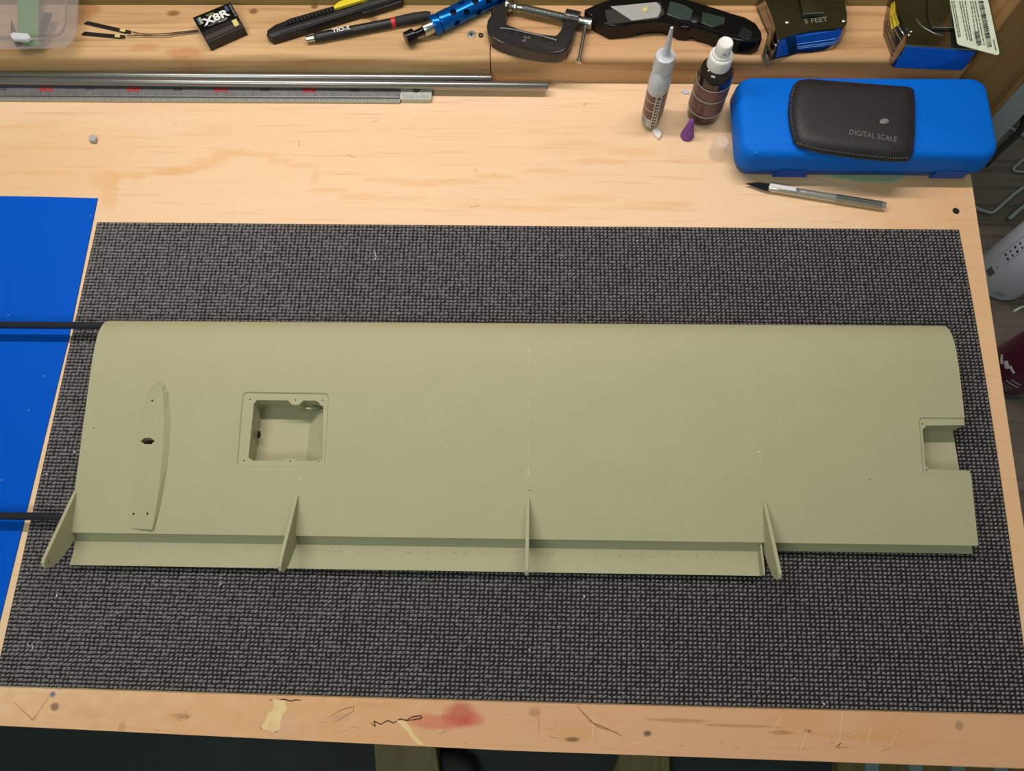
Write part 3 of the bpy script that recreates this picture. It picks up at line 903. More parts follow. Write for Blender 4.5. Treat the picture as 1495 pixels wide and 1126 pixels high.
for k in range(14): box(bm, (xe0 + .004 + k * .0021, yb + .005 + (.0012 if k % 5 == 0 else 0), .0059), (.0003, .0045 + (.002 if k % 5 == 0 else 0), .0002))
o = obj('scale_ticks', bm, M_print, ruler, world=True); o['kind'] = 'stuff'
ynum = P(300, 130, .0065).y
for q, t in ((68, '700'), (195, '600'), (323, '500'), (452, '400')):
    c = P(q, 130, .0065); obj('lettering', text_bm(t, .0085, TR(c.x, ynum - .0006, .00635, PI), .0001, bold=.0002, sx=1.25), M_red, ruler, world=True, label='red number on the ruler')
for q, t in ((4, '750'), (131, '650'), (260, '550'), (387, '450'), (518, '360')):
    c = P(q, 130, .0065); obj('lettering', text_bm(t, .0062, TR(c.x, ynum - .0003, .00635, PI), .0001), M_print, ruler, world=True)
c = P(608, 131, .0065)
bm = NB(); lathe(bm, [(.0042, .0058), (.0042, .0062)], (c.x, ynum + .001, 0), n=18); obj('hang_hole', bm, mat('olive_dark', (92, 92, 66), .6), ruler, world=True)

def rod(name, pa, pb, z, r, m, lab):
    a, b = P(*pa, z), P(*pb, z)
    d = (b - a).normalized(); a = a - d * .30; L_ = (b - a).length
    root = thing(name, lab, 'tube', (a.x, a.y, z - r), math.atan2(d.y, d.x))
    bm = NB(); lathe(bm, [(r * .9, 0), (r, .0006), (r, L_ - .0006), (r * .9, L_)], (0, 0, r), axis='X', n=28); obj('tube_wall', bm, m, root, smooth=True)
    bm = NB(); lathe(bm, [(r * .62, L_), (r * .62, L_ + .0002)], (0, 0, r), axis='X', n=20); obj('bore', bm, M_hole, root, label='dark hollow end')
rod('carbon_tube', (0, 109.5), (718, 114), .0125, .0040, M_carbon2, 'shorter grey carbon tube pressed against the beam, rear one of two')
rod('carbon_tube', (0, 118.3), (800, 125.5), .0120, .0044, M_carbon2, 'longer grey carbon tube resting on the ruler, front one of two')

# ---------------------------------------------------------------- blue case and pouch
cx0, cx1, cy0, cy1, cz = .6700, .9275, .0585, .1560, .046
case = thing('plastic_case', 'flat bright blue plastic tool case lying on the back right corner of the bench', 'case', ((cx0 + cx1) / 2, (cy0 + cy1) / 2, 0))
rr = lambda d, z: [Vector((x, y, z)) for x, y in rrect(cx0 + d, cy0 + d, cx1 - d, cy1 - d, .017 - d * .6, 6)]
bm = NB(); loft(bm, [rr(.0095, .0003), rr(.0065, .002), rr(.003, .010), rr(.0012, .0188)])
obj('case_base', bm, M_caseside, case, world=True, smooth=True)
bm = NB(); loft(bm, [rr(.0002, .0192), rr(-.0002, .0205), rr(.0010, .036), rr(.0020, .0410), rr(.0045, .0448), rr(.0075, cz)])
obj('lid', bm, M_case, case, world=True, smooth=True)
for a, b in ((1128, 1178), (1357, 1408)):
    xa, xb = P(a, 245, .012).x, P(b, 247, .012).x
    bm = NB(); prism(bm, [(xa, .0080), (xa + .003, .0215), (xb - .003, .0215), (xb, .0080)], 0, .0020, .0006)
    bm.transform(Matrix.Translation((0, cy0 + .0012, 0)) @ Matrix.Rotation(PI / 2, 4, 'X'))
    obj('latch', bm, M_caseside, case, world=True)
for (a, b, c_, d) in ((1090, 182, 1101, 186), (1100, 188, 1094, 195), (1098, 218, 1106, 224)):
    bm = NB(); tube(bm, [P(a, b, cz - .003), P(c_, d, cz - .001)], .0004, 4); obj('scuff', bm, mat('pale_scuff', (70, 150, 226), .6), case, world=True)
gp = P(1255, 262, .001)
bm = NB(); prism(bm, [(p.x, p.y) for p in quadpx([(1190, 240), (1330, 244), (1316, 263), (1298, 266), (1250, 263), (1205, 256)], .003)], .0001, .0029, .0008)  # thin flat pale green piece, partly below the case front
tag(obj('green_piece', bm, M_paleg, loc=(gp.x, gp.y, 0)), 'thin green piece along the front of the blue case', 'pad')

pz = cz
pw = [(1166, 116), (1175, 114.5), (1330, 127), (1336, 131), (1338, 150), (1337.5, 200), (1335, 222), (1328, 234), (1300, 234), (1250, 229), (1200, 222), (1166, 213), (1159, 205), (1153, 180), (1151, 160), (1154, 135), (1159, 122)]
def pl(z, d): return [Vector((x, y, z)) for x, y in inset([(p.x, p.y) for p in quadpx(pw, pz + .006)], d)]
pc = P(1245, 175, pz)
pouch = thing('scale_pouch', 'black leatherette slip pouch with grey lettering lying on the blue case', 'pouch', (pc.x, pc.y, pz))
bm = NB(); loft(bm, [pl(pz + .0003, .003), pl(pz + .0022, .0006), pl(pz + .0042, 0), pl(pz + .0068, .0016), pl(pz + .0102, .0040), pl(pz + .0126, .0075), pl(pz + .0136, .014), pl(pz + .0141, .022)])
obj('leather_shell', bm, M_leather, pouch, world=True, smooth=True)
bm = NB()
def stitches(pts, z, n):
    q = quadpx(pts, z)
    tot = [0]
    for a, b in zip(q[:-1], q[1:]): tot.append(tot[-1] + (b - a).length)
    for k in range(n):
        s = tot[-1] * (k + .5) / n
        i = max(j for j in range(len(tot) - 1) if tot[j] <= s)
        t = (s - tot[i]) / (tot[i + 1] - tot[i])
        c = q[i].lerp(q[i + 1], t); d = q[i + 1] - q[i]
        ang = math.atan2(d.y, d.x) + PI / 2 + .3
        box(bm, c, (.0024, .0005, .0005), ang)
stitches([(1163, 209), (1200, 218), (1250, 225), (1300, 230), (1327, 230.5)], pz + .0076, 46)
stitches([(1161, 204), (1156, 180), (1154.5, 160), (1157, 135), (1163, 122)], pz + .0080, 24)
stitches([(1332, 220), (1334, 200), (1334.5, 150), (1333, 133)], pz + .0074, 24)
o = obj('stitching', bm, M_thread, pouch, world=True); o['kind'] = 'stuff'
ta, tb = P(1240, 193, pz + .0142), P(1309, 204, pz + .0142)
tang = math.atan2(tb.y - ta.y, tb.x - ta.x)
tm = (ta + tb) / 2
obj('lettering', text_bm('DIGITAL SCALE', .0086, TR(tm.x, tm.y, pz + .0142, tang), .0001, sx=.78), mat('embossed_grey', (112, 108, 106), .4), pouch, world=True, label='grey words DIGITAL SCALE')
bm = NB(); q = P(1291, 177, pz + .0142); bmesh.ops.create_uvsphere(bm, u_segments=12, v_segments=8, radius=.0048, matrix=TR(q.x, q.y, pz + .0142, .25) @ Matrix.Diagonal((1, .62, .10, 1))); obj('glue_spot', bm, mat('glue_grey', (120, 120, 118), .35), pouch, world=True, smooth=True)
bm = NB(); tube(bm, [P(1279, 173, pz + .0143), P(1283, 177, pz + .0143), P(1288, 177, pz + .0143)], .0003, 4); obj('thread_end', bm, M_print, pouch, world=True)

# ---------------------------------------------------------------- hobby knife
a, rz, Lk = frame(1088, 268.5, 1292, 301, .0045)
kn_ = thing('hobby_knife', 'slim steel hobby knife with dark pointed blade in front of the blue case', 'knife', (a.x, a.y, 0), rz)
hb = .0240
r_ = .0042
bm = NB(); lathe(bm, [(r_ * .82, hb), (r_ * .95, hb + .001), (r_ * .98, hb + .030), (r_ * .9, hb + .0305), (r_ * .9, hb + .0315), (r_, hb + .032), (r_, Lk - .001), (r_ * .9, Lk)], (0, 0, .0045), axis='X', n=28)
obj('handle', bm, M_chrome, kn_, smooth=True)
bm = NB(); lathe(bm, [(r_ * 1.02, hb + .068), (r_ * 1.02, Lk - .004)], (0, 0, .0045), axis='X', n=40, flute=1, fl=.03); obj('knurled_grip', bm, M_steel, kn_)
bm = NB(); box(bm, (hb + .014, .0004, .0083), (.027, .0048, .0010), bev=.0004); obj('collet', bm, mat('dull_aluminium', (220, 220, 218), .55, metal=.3), kn_, label='matt pale collet')
bm = NB(); prism(bm, [(0, .0006), (.014, .0044), (.0262, .0044), (.0262, -.0044), (.020, -.0040)], .0040, .0045); obj('blade', bm, M_dblade, kn_)

# ---------------------------------------------------------------- glue bottle
gb = (.5894, .1339)
glue = thing('glue_bottle', 'white tapered glue bottle with pointed nozzle standing on the bench', 'bottle', (gb[0], gb[1], 0), 1.25)
bm = NB()
lathe(bm, [(.0120, .0004), (.0150, .003), (.0158, .010), (.0158, .058), (.0152, .066), (.0128, .075), (.0095, .081), (.0080, .083)], n=36, sy=.66)
obj('body', bm, M_milk, glue, smooth=True)
bm = NB(); lathe(bm, [(.0162, .056), (.0158, .066), (.0136, .075), (.0100, .0815), (.0085, .083)], n=36, sy=.70); obj('shoulder', bm, M_offw, glue, smooth=True, label='milky white shoulder')
bm = NB(); lathe(bm, [(.0090, .0800), (.0102, .081), (.0099, .094), (.0094, .0980), (.0050, .0995), (.0038, .101), (.0028, .115), (.0014, .134), (.0006, .1345)], n=32)
obj('nozzle', bm, M_offw, glue, smooth=True)
def ell_patch(root, name, m, a0, a1, z0, z1, rx, ry, off=.0003, th=.0002, n=14, lab=None):
    bm = NB()
    A = [(a0 + (a1 - a0) * k / n) for k in range(n + 1)]
    pt = lambda t, z, o: Vector(((rx + o) * math.cos(t), (ry + o) * math.sin(t), z))
    loft(bm, [[pt(t, z0, off) for t in A] + [pt(t, z0, off + th) for t in A[::-1]], [pt(t, z1, off) for t in A] + [pt(t, z1, off + th) for t in A[::-1]]])
    return obj(name, bm, m, root, lab and None, label=lab) if False else obj(name, bm, m, root, label=lab)
RX, RY = .0158, .0158 * .66
gz = 1.25
def ga(world_deg): return math.radians(world_deg) - gz
# label wraps the narrow edge that faces the viewer
ell_patch(glue, 'label', M_label, ga(180), ga(268), .020, .056, RX, RY, lab='maroon label, left of the white strip')
ell_patch(glue, 'label', M_label, ga(290), ga(350), .014, .056, RX, RY, lab='maroon label, right of the white strip')
ell_patch(glue, 'label', M_labelw, ga(178), ga(292), .008, .020, RX, RY)
ell_patch(glue, 'label_strip', M_labelw, ga(262), ga(296), .006, .0575, RX, RY, off=.0006)
ell_patch(glue, 'label_text_bar', M_print, ga(270), ga(286), .008, .055, RX, RY, off=.0009, lab='black vertical text bar')
for k in range(9): ell_patch(glue, 'small_print', M_wprint, ga(273), ga(283), .011 + k * .0048, .0135 + k * .0048, RX, RY, off=.0012, n=4)
for z in (.033, .046): ell_patch(glue, 'label_line', M_labelw, ga(182), ga(262), z, z + .0010, RX, RY, off=.0006)
for z in (.030, .040, .050): ell_patch(glue, 'label_line', M_labelw, ga(300), ga(348), z, z + .0008, RX, RY, off=.0006)
for k in range(4): ell_patch(glue, 'small_print', M_gprint, ga(200 + k * 10), ga(206 + k * 10), .010, .018, RX, RY, off=.0006, n=3)

# ---------------------------------------------------------------- spray bottle
sb = P(1026, 165, 0)
spray = thing('spray_bottle', 'dark brown spray bottle with white pump cap standing left of the blue case', 'bottle', (sb.x, sb.y, 0), 0)
R = .0178
bm = NB(); lathe(bm, [(R * .86, .0004), (R * .97, .002), (R, .005), (R, .062), (R * .96, .068), (R * .80, .0725), (R * .62, .0745), (R * .58, .0765)], n=40); obj('body', bm, M_brown, spray, smooth=True)
bm = NB(); lathe(bm, [(.0118, .0755), (.0120, .077), (.0118, .088), (.0112, .0895), (.0096, .0905), (.0094, .0925)], n=40); obj('collar', bm, M_white, spray, smooth=True)
bm = NB(); lathe(bm, [(.0078, .091), (.0080, .0925), (.0076, .1045), (.0068, .1060), (.0062, .1056)], n=36); obj('pump_head', bm, M_white, spray, smooth=True)
bm = NB(); lathe(bm, [(.0012, -.0005), (.0012, .0008)], (0.0, -.0077, .0985), axis='Y', n=10); obj('spray_orifice', bm, M_gprint, spray)
deg = math.radians
ell_patch(spray, 'label', M_label, deg(170), deg(370), .016, .056, R, R, n=24, lab='brownish label with pale arc lines')
for z, t in ((.0565, .0010), (.0385, .0012), (.0150, .0013)): ell_patch(spray, 'label_line', M_labelw, deg(170), deg(370), z, z + t, R, R, off=.0006, n=24)
for z in (.044, .047, .050, .022, .0245, .027, .030, .033):
    for k in range(5): ell_patch(spray, 'small_print', mat('brown_print', (150, 112, 100), .5), deg(205 + k * 26), deg(205 + k * 26 + random.uniform(12, 22)), z, z + .0012, R, R, off=.0006, n=4)

# ---------------------------------------------------------------- small bits on the bench
q = P(1003, 199, 0)
cap = thing('purple_nozzle_cap', 'purple fluted cone cap standing in front of the spray bottle', 'cap', (q.x, q.y, 0), 0)
bm = NB(); lathe(bm, [(.0070, .0002), (.0072, .0012), (.0052, .011), (.0030, .0235)], n=28, flute=1, fl=.05); obj('cone', bm, M_purple, cap)
bm = NB(); lathe(bm, [(.0029, .0232), (.0031, .0245), (.0027, .0268), (.0014, .0280)], n=20); obj('tip', bm, M_purple, cap, smooth=True)
q = P(1047, 224, 0)
bm = NB(); 
def shell(bm, prof, t, c=(0, 0, 0), n=28):
    inner = [(max(r - t, .0001), h) for r, h in prof]
    pr_ = prof + [(inner[-1][0], prof[-1][1] - t)] + [(r, min(h, prof[-1][1] - t)) for r, h in inner[::-1][1:]]
    rings = [[Vector((c[0] + r * math.cos(2 * PI * k / n), c[1] + r * math.sin(2 * PI * k / n), c[2] + h)) for k in range(n)] for r, h in pr_]
    V = loft(bm, rings + [rings[0]], cap=False)
    bmesh.ops.remove_doubles(bm, verts=bm.verts[:], dist=1e-6)
shell(bm, [(.0094, .0002), (.0090, .010), (.0086, .019), (.0072, .0215), (.0004, .0220)], .0006)
ccap = thing('clear_bottle_cap', 'small clear plastic cap standing upright beside the blue case', 'cap', (q.x, q.y, 0))
obj('dome', bm, M_clear, ccap, smooth=True)
def bit(name, px, z1, m, lab, cat='scrap', bev=.0003):
    pts = quadpx(px, z1)
    c = sum(pts, Vector()) / len(pts)
    bm = NB(); prism(bm, [(p.x, p.y) for p in pts], .0001, z1, bev, 1)
    return tag(obj(name, bm, m, loc=(c.x, c.y, 0)), lab, cat)
bit('foam_crumb', [(953, 189), (959, 187), (965, 191), (966, 196), (962, 202), (956, 196)], .004, M_white, 'white crumb of plastic in front of the glue bottle')
bit('clear_sliver', [(994, 133), (1000, 129), (1004, 132), (1007, 136), (1000, 137)], .0015, M_offw, 'tiny milky sliver behind and between the two bottles')
bit('grey_cube', [(129.5, 198), (136, 196), (140, 200), (138, 206), (130, 205)], .005, mat('grey_foam', (168, 168, 170), .7), 'tiny grey cube alone on the wood at the left, above the blue sheet', 'cube')

# ---------------------------------------------------------------- on the beam
BZ = .0378
def on_beam(px, z): return [(p.x, p.y) for p in quadpx(px, z)]
# receiver
a, rz, Lr = frame(300.5, 63.5, 357, 40, BZ + .010)
rec = thing('radio_receiver', 'small black radio receiver with white lettering and two antenna leads', 'receiver', (a.x, a.y, BZ), rz)
iv = W2L(rec)
q = [iv @ P(x, y, BZ + .0125) for x, y in [(281, 25.5), (336.5, 3), (356, 38.5), (302, 62.5)]]
w_, h_ = Lr, (q[0] - q[3]).length
bm = NB(); prism(bm, [(p.x, p.y) for p in [q[3], q[2], q[1], q[0]]], .0003, .0125, .0006); obj('housing', bm, M_black, rec)
def ru(u, v, z=.0126):
    p = (q[3] * (1 - u) + q[2] * u) * (1 - v) + (q[0] * (1 - u) + q[1] * u) * v
    return Vector((p.x, p.y, z))
def rbox(u0, v0, u1, v1, z, m, name, lab=None):
    bm = NB(); prism(bm, [(ru(u, v).x, ru(u, v).y) for u, v in ((u0, v0), (u1, v0), (u1, v1), (u0, v1))], .0124, z); return obj(name, bm, m, rec, label=lab)
rbox(.02, .40, .98, .97, .0127, M_blackg, 'top_label', 'glossy black label')
rbox(.03, .06, .97, .22, .0130, mat('dark_grey_ridge', (58, 52, 48), .5), 'connector_ridge')
rbox(.80, .10, .92, .34, .0134, M_gold, 'connector', 'pale yellow connector')
ang0 = math.atan2((q[2] - q[3]).y, (q[2] - q[3]).x)
def rtext(t, u, v, s, m, b=0.0, sx=1.0):
    p = ru(u, v); obj('lettering', text_bm(t, s, TR(p.x, p.y, .01285, ang0), .0001, bold=b, sx=sx), m, rec)
rtext('X8R', .50, .67, .0135, M_wprint, .0005, 1.15)
rtext('ACCST', .62, .49, .0034, M_wprint)
rtext('FrSky', .42, .86, .0042, mat('lime_print', (150, 180, 90), .5))
rtext('TELEMETRY', .36, .50, .0022, M_gprint)
rbox(.10, .66, .17, .90, .0129, mat('pale_block_print', (150, 158, 140), .5), 'print_block'); rbox(.06, .64, .09, .90, .0129, mat('blue_block_print', (60, 70, 110), .5), 'print_block'); rbox(.80, .72, .88, .92, .0129, mat('blue_block_print2', (60, 70, 110), .5), 'print_block')
for k in range(8): rbox(.93, .45 + k * .062, .97, .475 + k * .062, .0129, M_gprint, 'pin_mark')
for i, (ay, dy) in enumerate(((48.5, 0), (51.5, 3.5))):
    pts = [(289 + i * 1.5, 44 + i * 1.5), (262, 47.0 + i * 2), (235, ay + 1), (210, 49.5 + i * 2), (193 - i * 8, 46.5 + i * 6)]
    bm = NB(); tube(bm, smooth_pts([P(x, y, BZ + .0025) for x, y in pts], 4), .0006, 6); obj('antenna_lead', bm, mat('grey_brown_coax', (74, 58, 52), .4), rec, world=True)
for (pa, pb) in (((123, 31.5), (184, 45.5)), ((119, 47.5), (176, 53))):
    A0, B0 = P(*pa, BZ + .002), P(*pb, BZ + .002)
    d = B0 - A0; n_ = Vector((-d.y, d.x, 0)).normalized() * .0021
    bm = NB(); prism(bm, [(A0 - n_)[:2], (B0 - n_)[:2], (B0 + n_)[:2], (A0 + n_ + d * .06)[:2]], BZ + .0003, BZ + .0018, .0003, 1); an = obj('antenna', bm, M_black, rec, world=True)
    e0, e1 = A0 + d * .86, A0 + d * 1.0
    bm = NB(); prism(bm, [(e0 - n_ * .75)[:2], (e1 - n_ * .75)[:2], (e1 + n_ * .75)[:2], (e0 + n_ * .75)[:2]], BZ + .0018, BZ + .0023); obj('antenna_tip', bm, M_gold, rec, world=True, label='pale yellow solder tip')
    e2 = A0 + d * 1.10
    bm = NB(); tube(bm, [e1, e2], .0016, 8); obj('heat_shrink', bm, M_rubber, rec, world=True)

# frosted box
bx = thing('clear_plastic_box', 'frosted clear plastic box with green paper and dark blades inside', 'box', tuple(P(30, 30, BZ)))
def bxl(px, z): return [Vector((p.x, p.y, z)) for p in quadpx(px, z)]
base = [(-170, -60), (112, -60), (112, 52), (108, 63), (98, 71), (84, 74), (-170, 79)]
o1 = [(-170, -60), (114, -60), (115, 5), (112, 50), (106, 62), (94, 70), (-170, 77)]
HZ = BZ + .026
bm = NB(); loft(bm, [bxl([(-165, -60), (105, -60), (106, 0), (104, 50), (99, 60), (88, 66), (-165, 73)], BZ + .0003), bxl(o1, BZ + .012), bxl(o1, BZ + .016)]); obj('tray', bm, M_box, bx, world=True, smooth=True)
bm = NB(); loft(bm, [bxl(o1, BZ + .0162), bxl([(-168, -60), (113, -60), (113, 5), (110, 48), (104, 59), (92, 67), (-168, 74)], BZ + .0180), bxl([(-165, -60), (99, -60), (99, 0), (96, 40), (91, 50), (80, 55), (-165, 60)], BZ + .0195), bxl([(-165, -60), (97, -60), (97, 0), (94, 38), (88, 47), (78, 51), (-165, 56)], BZ + .026)]); obj('lid', bm, M_box, bx, world=True, smooth=True)
bm = NB(); prism(bm, on_beam([(14, 50), (18, 46.5), (40, 48), (44, 53), (38, 58), (18, 57)], BZ + .0262), BZ + .0225, BZ + .0262, .001); obj('clasp', bm, M_offw, bx, world=True)
bm = NB(); tube(bm, smooth_pts([P(x, y, BZ + .0264) for x, y in [(-20, 57), (40, 57), (78, 53), (88, 49), (93, 42), (96, 25), (97, -20)]], 4), .0012, 6); obj('lid_rim', bm, M_box, bx, world=True)
bm = NB(); prism(bm, on_beam([(26, -40), (57, -40), (56, 52), (60, 66), (36, 70), (25, 45)], BZ + .0105), BZ + .0097, BZ + .0105); tag(obj('green_paper', bm, M_green, loc=tuple(P(42, 20, BZ + .0097))), 'strip of green paper lying inside the clear box', 'paper')
bm = NB(); prism(bm, on_beam([(64, 18), (76, 19), (67, 44), (62, 62), (56, 60), (57, 42)], BZ + .0125), BZ + .0112, BZ + .0125); tag(obj('dark_blade', bm, M_dblade, loc=tuple(P(66, 40, BZ + .0112))), 'broad dark blade inside the clear box, right of the green paper', 'blade')
bm = NB(); prism(bm, on_beam([(16, 28), (23, 46), (32, 66), (24, 69), (15, 50)], BZ + .0125), BZ + .0112, BZ + .0125); tag(obj('dark_blade', bm, M_dblade, loc=tuple(P(22, 50, BZ + .0112))), 'pointed dark blade inside the clear box, left of the green paper', 'blade')

# snap-off cutter
a, rz, Ls = frame(390, 53, 582, -5, BZ + .006)
cut = thing('snap_off_cutter', 'slim black snap-off cutter with a yellow slider', 'cutter', (a.x, a.y, BZ), rz)
bm = NB(); prism(bm, [(0, -.0015), (.004, -.0078), (.010, -.0082), (Ls, -.0082), (Ls + .004, -.004), (Ls + .004, .005), (Ls, .0085), (.030, .0090), (.012, .0080), (.002, .0035)], .0003, .0110, .0022); obj('body', bm, M_black, cut, smooth=True)
bm = NB(); box(bm, (.065, .0030, .0111), (.085, .0060, .0010), bev=.0002); obj('blade_channel', bm, M_blackg, cut)
for k in range(16): bm = NB(); box(bm, (.024 + k * .0042, .0035, .0118), (.0018, .0040, .0010), .3); obj('ridge', bm, M_rubber, cut)
bm = NB(); prism(bm, [(.078, .0010), (.112, .0010), (.118, .0025), (.118, .0090), (.086, .0088), (.084, .0060), (.078, .0050)], .0112, .0150, .0010); sl = obj('slider', bm, M_yellow, cut, label='yellow slider')
bm = NB(); prism(bm, [(.106, -.0105), (.112, -.0110), (.150, -.0105), (.152, -.0075), (.104, -.0075)], .002, .009, .001); obj('clip', bm, M_black, cut)
bm = NB(); tube(bm, [(.014, -.0062, .0108), (Ls, -.0062, .0108)], .0007, 6); obj('edge_bead', bm, M_black, cut)

# pencil
a, rz, Lp = frame(447, 57.5, 629, 22, BZ + .0055)
pen = thing('mechanical_pencil', 'black mechanical pencil with a red ring and steel end cap', 'pencil', (a.x, a.y, BZ), rz)
xs = lambda px: (px - 447) / 182 * Lp
r0 = .0052
bm = NB(); lathe(bm, [(.0034, 0), (.0036, .0008), (.0036, xs(461))], (0, 0, r0), axis='X', n=24); obj('end_cap', bm, M_steel, pen, smooth=True, label='shiny steel push cap')
bm = NB(); lathe(bm, [(.0040, xs(459)), (.0050, xs(462)), (.0052, xs(470)), (.0052, xs(514)), (.0049, xs(515)), (.0049, xs(516)), (.0051, xs(517)), (.0050, xs(571))], (0, 0, r0), axis='X', n=28); obj('barrel', bm, M_black, pen, smooth=True)
bm = NB(); lathe(bm, [(.0051, xs(571.2)), (.0053, xs(572)), (.0053, xs(575)), (.0051, xs(576.8))], (0, 0, r0 + .0002), axis='X', n=28); obj('ring', bm, M_red, pen, smooth=True, label='red ring')
bm = NB(); lathe(bm, [(.0050, xs(577)), (.0055, xs(590)), (.0056, xs(606)), (.0050, xs(622)), (.0036, xs(629))], (0, 0, r0 + .0005), axis='X', n=28); obj('grip', bm, M_rubber, pen, smooth=True)
obj('lettering', text_bm('TIO-S', .0070, TR(xs(499), -.0005, r0 * 2 + .0001, .0), .0001, bold=.0002, sx=1.1), M_wprint, pen)

# blue hex driver handle
a, rz, Lb = frame(638 - 6, 38, 735, -12, BZ + .0105)
drv = thing('blue_tool_handle', 'blue metal tool handle with round holes and a black knob tip', 'tool', (a.x, a.y, BZ), rz)
rb = .0105
bm = NB(); lathe(bm, [(rb * .93, .008), (rb, .010), (rb, .120), (rb * .9, .122)], (0, 0, rb), axis='X', n=32); hb_o = obj('grip', bm, M_anod, None)
cl = []
for i in range(7):
    for j in range(5):
        b_ = NB(); lathe(b_, [(.0036, rb * .5), (.0036, rb * 1.5)], (0, 0, 0), n=16, M=Matrix.Translation((.024 + i * .0135, 0, rb)) @ Matrix.Rotation(math.radians(20 + j * 72 + (36 if i % 2 else 0)), 4, 'X'))
        cl.append(b_)
allc = NB()
for b_ in cl:
    me_ = bpy.data.meshes.new('t'); bmesh.ops.recalc_face_normals(b_, faces=b_.faces[:]); b_.to_mesh(me_); b_.free(); allc.from_mesh(me_); bpy.data.meshes.remove(me_)
carve(hb_o, [allc]); hb_o.parent = drv
hb_o.data.materials.clear(); hb_o.data.materials.append(M_anod)
for f in hb_o.data.polygons: f.use_smooth = True
hb_o.data.set_sharp_from_angle(angle=math.radians(35))
bm = NB(); lathe(bm, [(.0045, .011), (.0060, .012), (.0060, .118)], (0, 0, rb), axis='X', n=16); obj('core', bm, M_hole, drv, label='dark hollow core seen through the holes')
bm = NB(); lathe(bm, [(rb * .94, -.001), (rb * 1.0, .0), (rb * 1.0, .0065), (rb * .9, .0075)], (0, 0, rb), axis='X', n=32); obj('collar', bm, M_anod, drv, smooth=True)
bm = NB(); lathe(bm, [(.0066, -.012), (.0070, -.0115), (.0072, -.001)], (0, 0, rb), axis='X', n=28); obj('ferrule', bm, M_steel, drv, smooth=True, label='bright steel ferrule')
bm = NB(); lathe(bm, [(.0040, -.0225), (.0042, -.012)], (0, 0, rb), axis='X', n=24); obj('shaft', bm, M_blackg, drv, smooth=True)
bm = NB(); lathe(bm, [(.0068, -.0330), (.0072, -.0322), (.0072, -.0228), (.0064, -.0222)], (0, 0, rb), axis='X', n=28); obj('knob', bm, M_blackg, drv, smooth=True)

# screw head and washer
q = P(688, 50.5, BZ)
scw = thing('countersunk_screw', 'flat grey screw head sunk in the beam left of the clamp', 'screw', (q.x, q.y, BZ - .001), 0)
bm = NB(); lathe(bm, [(.0045, .0), (.0050, .0010), (.0050, .0013), (.0042, .0016)], n=20); obj('head', bm, mat('dull_zinc', (150, 152, 144), .5, metal=.5), scw, smooth=True)
for t in (0.2, 0.2 + PI / 2): bm = NB(); box(bm, (0, 0, .00165), (.0058, .0012, .0003), t); obj('slot', bm, M_hole, scw)
q = P(702, 52, BZ)
bm = NB(); 
rg = [[Vector((q.x + r * math.cos(2 * PI * k / 20), q.y + r * math.sin(2 * PI * k / 20), z)) for k in range(20)] for r, z in ((.0014, BZ + .0002), (.0025, BZ + .0002), (.0027, BZ + .0008), (.0025, BZ + .0014), (.0014, BZ + .0014))]
loft(bm, rg + [rg[0]], cap=False); bmesh.ops.remove_doubles(bm, verts=bm.verts[:], dist=1e-6)
tag(obj('washer', bm, M_dblade, loc=(q.x, q.y, BZ)), 'tiny dark ring washer between the screw head and the clamp', 'washer')

# C-clamp
czm = BZ + .009
cp = P(770, 40, BZ)
clamp = thing('c_clamp', 'black cast iron C-clamp with zinc screw and sliding bar handle', 'clamp', (cp.x, cp.y, BZ))
def zc(x, y): return (680 + x / 6.795, y / 6.795)
outer = [zc(*q) for q in [(395, -10), (330, 50), (265, 120), (215, 200), (207, 260), (222, 320), (260, 375), (330, 415), (420, 445), (520, 478), (640, 505), (780, 525), (880, 530), (950, 520), (1010, 480), (1050, 410), (1085, 300), (1105, 240), (1125, 130), (1010, 108), (990, 160), (985, 250), (960, 310), (930, 350), (895, 372), (860, 370), (700, 335), (550, 300), (430, 272), (390, 255), (380, 225), (400, 150), (415, 90), (432, 30), (440, -10)]]
opts = [P(x, y, czm + .006) for x, y in outer]
bm = NB(); prism(bm, [(p.x, p.y) for p in opts], BZ + .0008, czm + .006, .0020, 3); obj('frame', bm, M_cast, clamp, world=True, smooth=True)
rib = [zc(*q) for q in [(345, 285), (420, 290), (600, 325), (760, 360), (880, 395), (905, 410), (880, 418), (740, 385), (580, 345), (420, 312), (350, 298)]]
bm = NB(); tube(bm, [P(x, y, czm + .0062) for x, y in [zc(*q) for q in [(345, 282), (440, 290), (600, 326), (760, 362), (880, 396), (900, 404)]]], .0016, 8); obj('web_rib', bm, M_cast, clamp, world=True, smooth=True)
bm = NB(); tube(bm, [P(x, y, czm + .0060) for x, y in [zc(*q) for q in [(360, 305), (460, 325), (620, 360), (760, 392), (860, 412)]]], .0007, 6); obj('web_rib', bm, M_cast, clamp, world=True, smooth=True)
sA, sB = P(*zc(560, 85), czm), P(*zc(1010, 185), czm)
sd = (sB - sA).normalized()
def along(p, d, l): return p + d * l
bm = NB()
Ln = (sB - sA).length
npt = 66
tube(bm, [sA + sd * (Ln * k / npt) for k in range(npt + 1)], [.0050 if k % 2 else .0042 for k in range(npt + 1)], 16); obj('threaded_screw', bm, M_zinc, clamp, world=True)
pA, pB = P(*zc(405, 58), czm), P(*zc(560, 85), czm)
dd = (pB - pA).normalized(); LL = (pB - pA).length
bm = NB(); tube(bm, [pA + dd * (LL * t) for t in (0, .12, .13, .30, .42, .5, .62, .70, .85, 1.0)], [.0088, .0090, .0070, .0058, .0034, .0052, .0050, .0030, .0034, .0040], 20); obj('swivel_pad', bm, M_zinc, clamp, world=True, smooth=True)
bA, bB = P(*zc(985, 170), czm), P(*zc(1125, 200), czm)
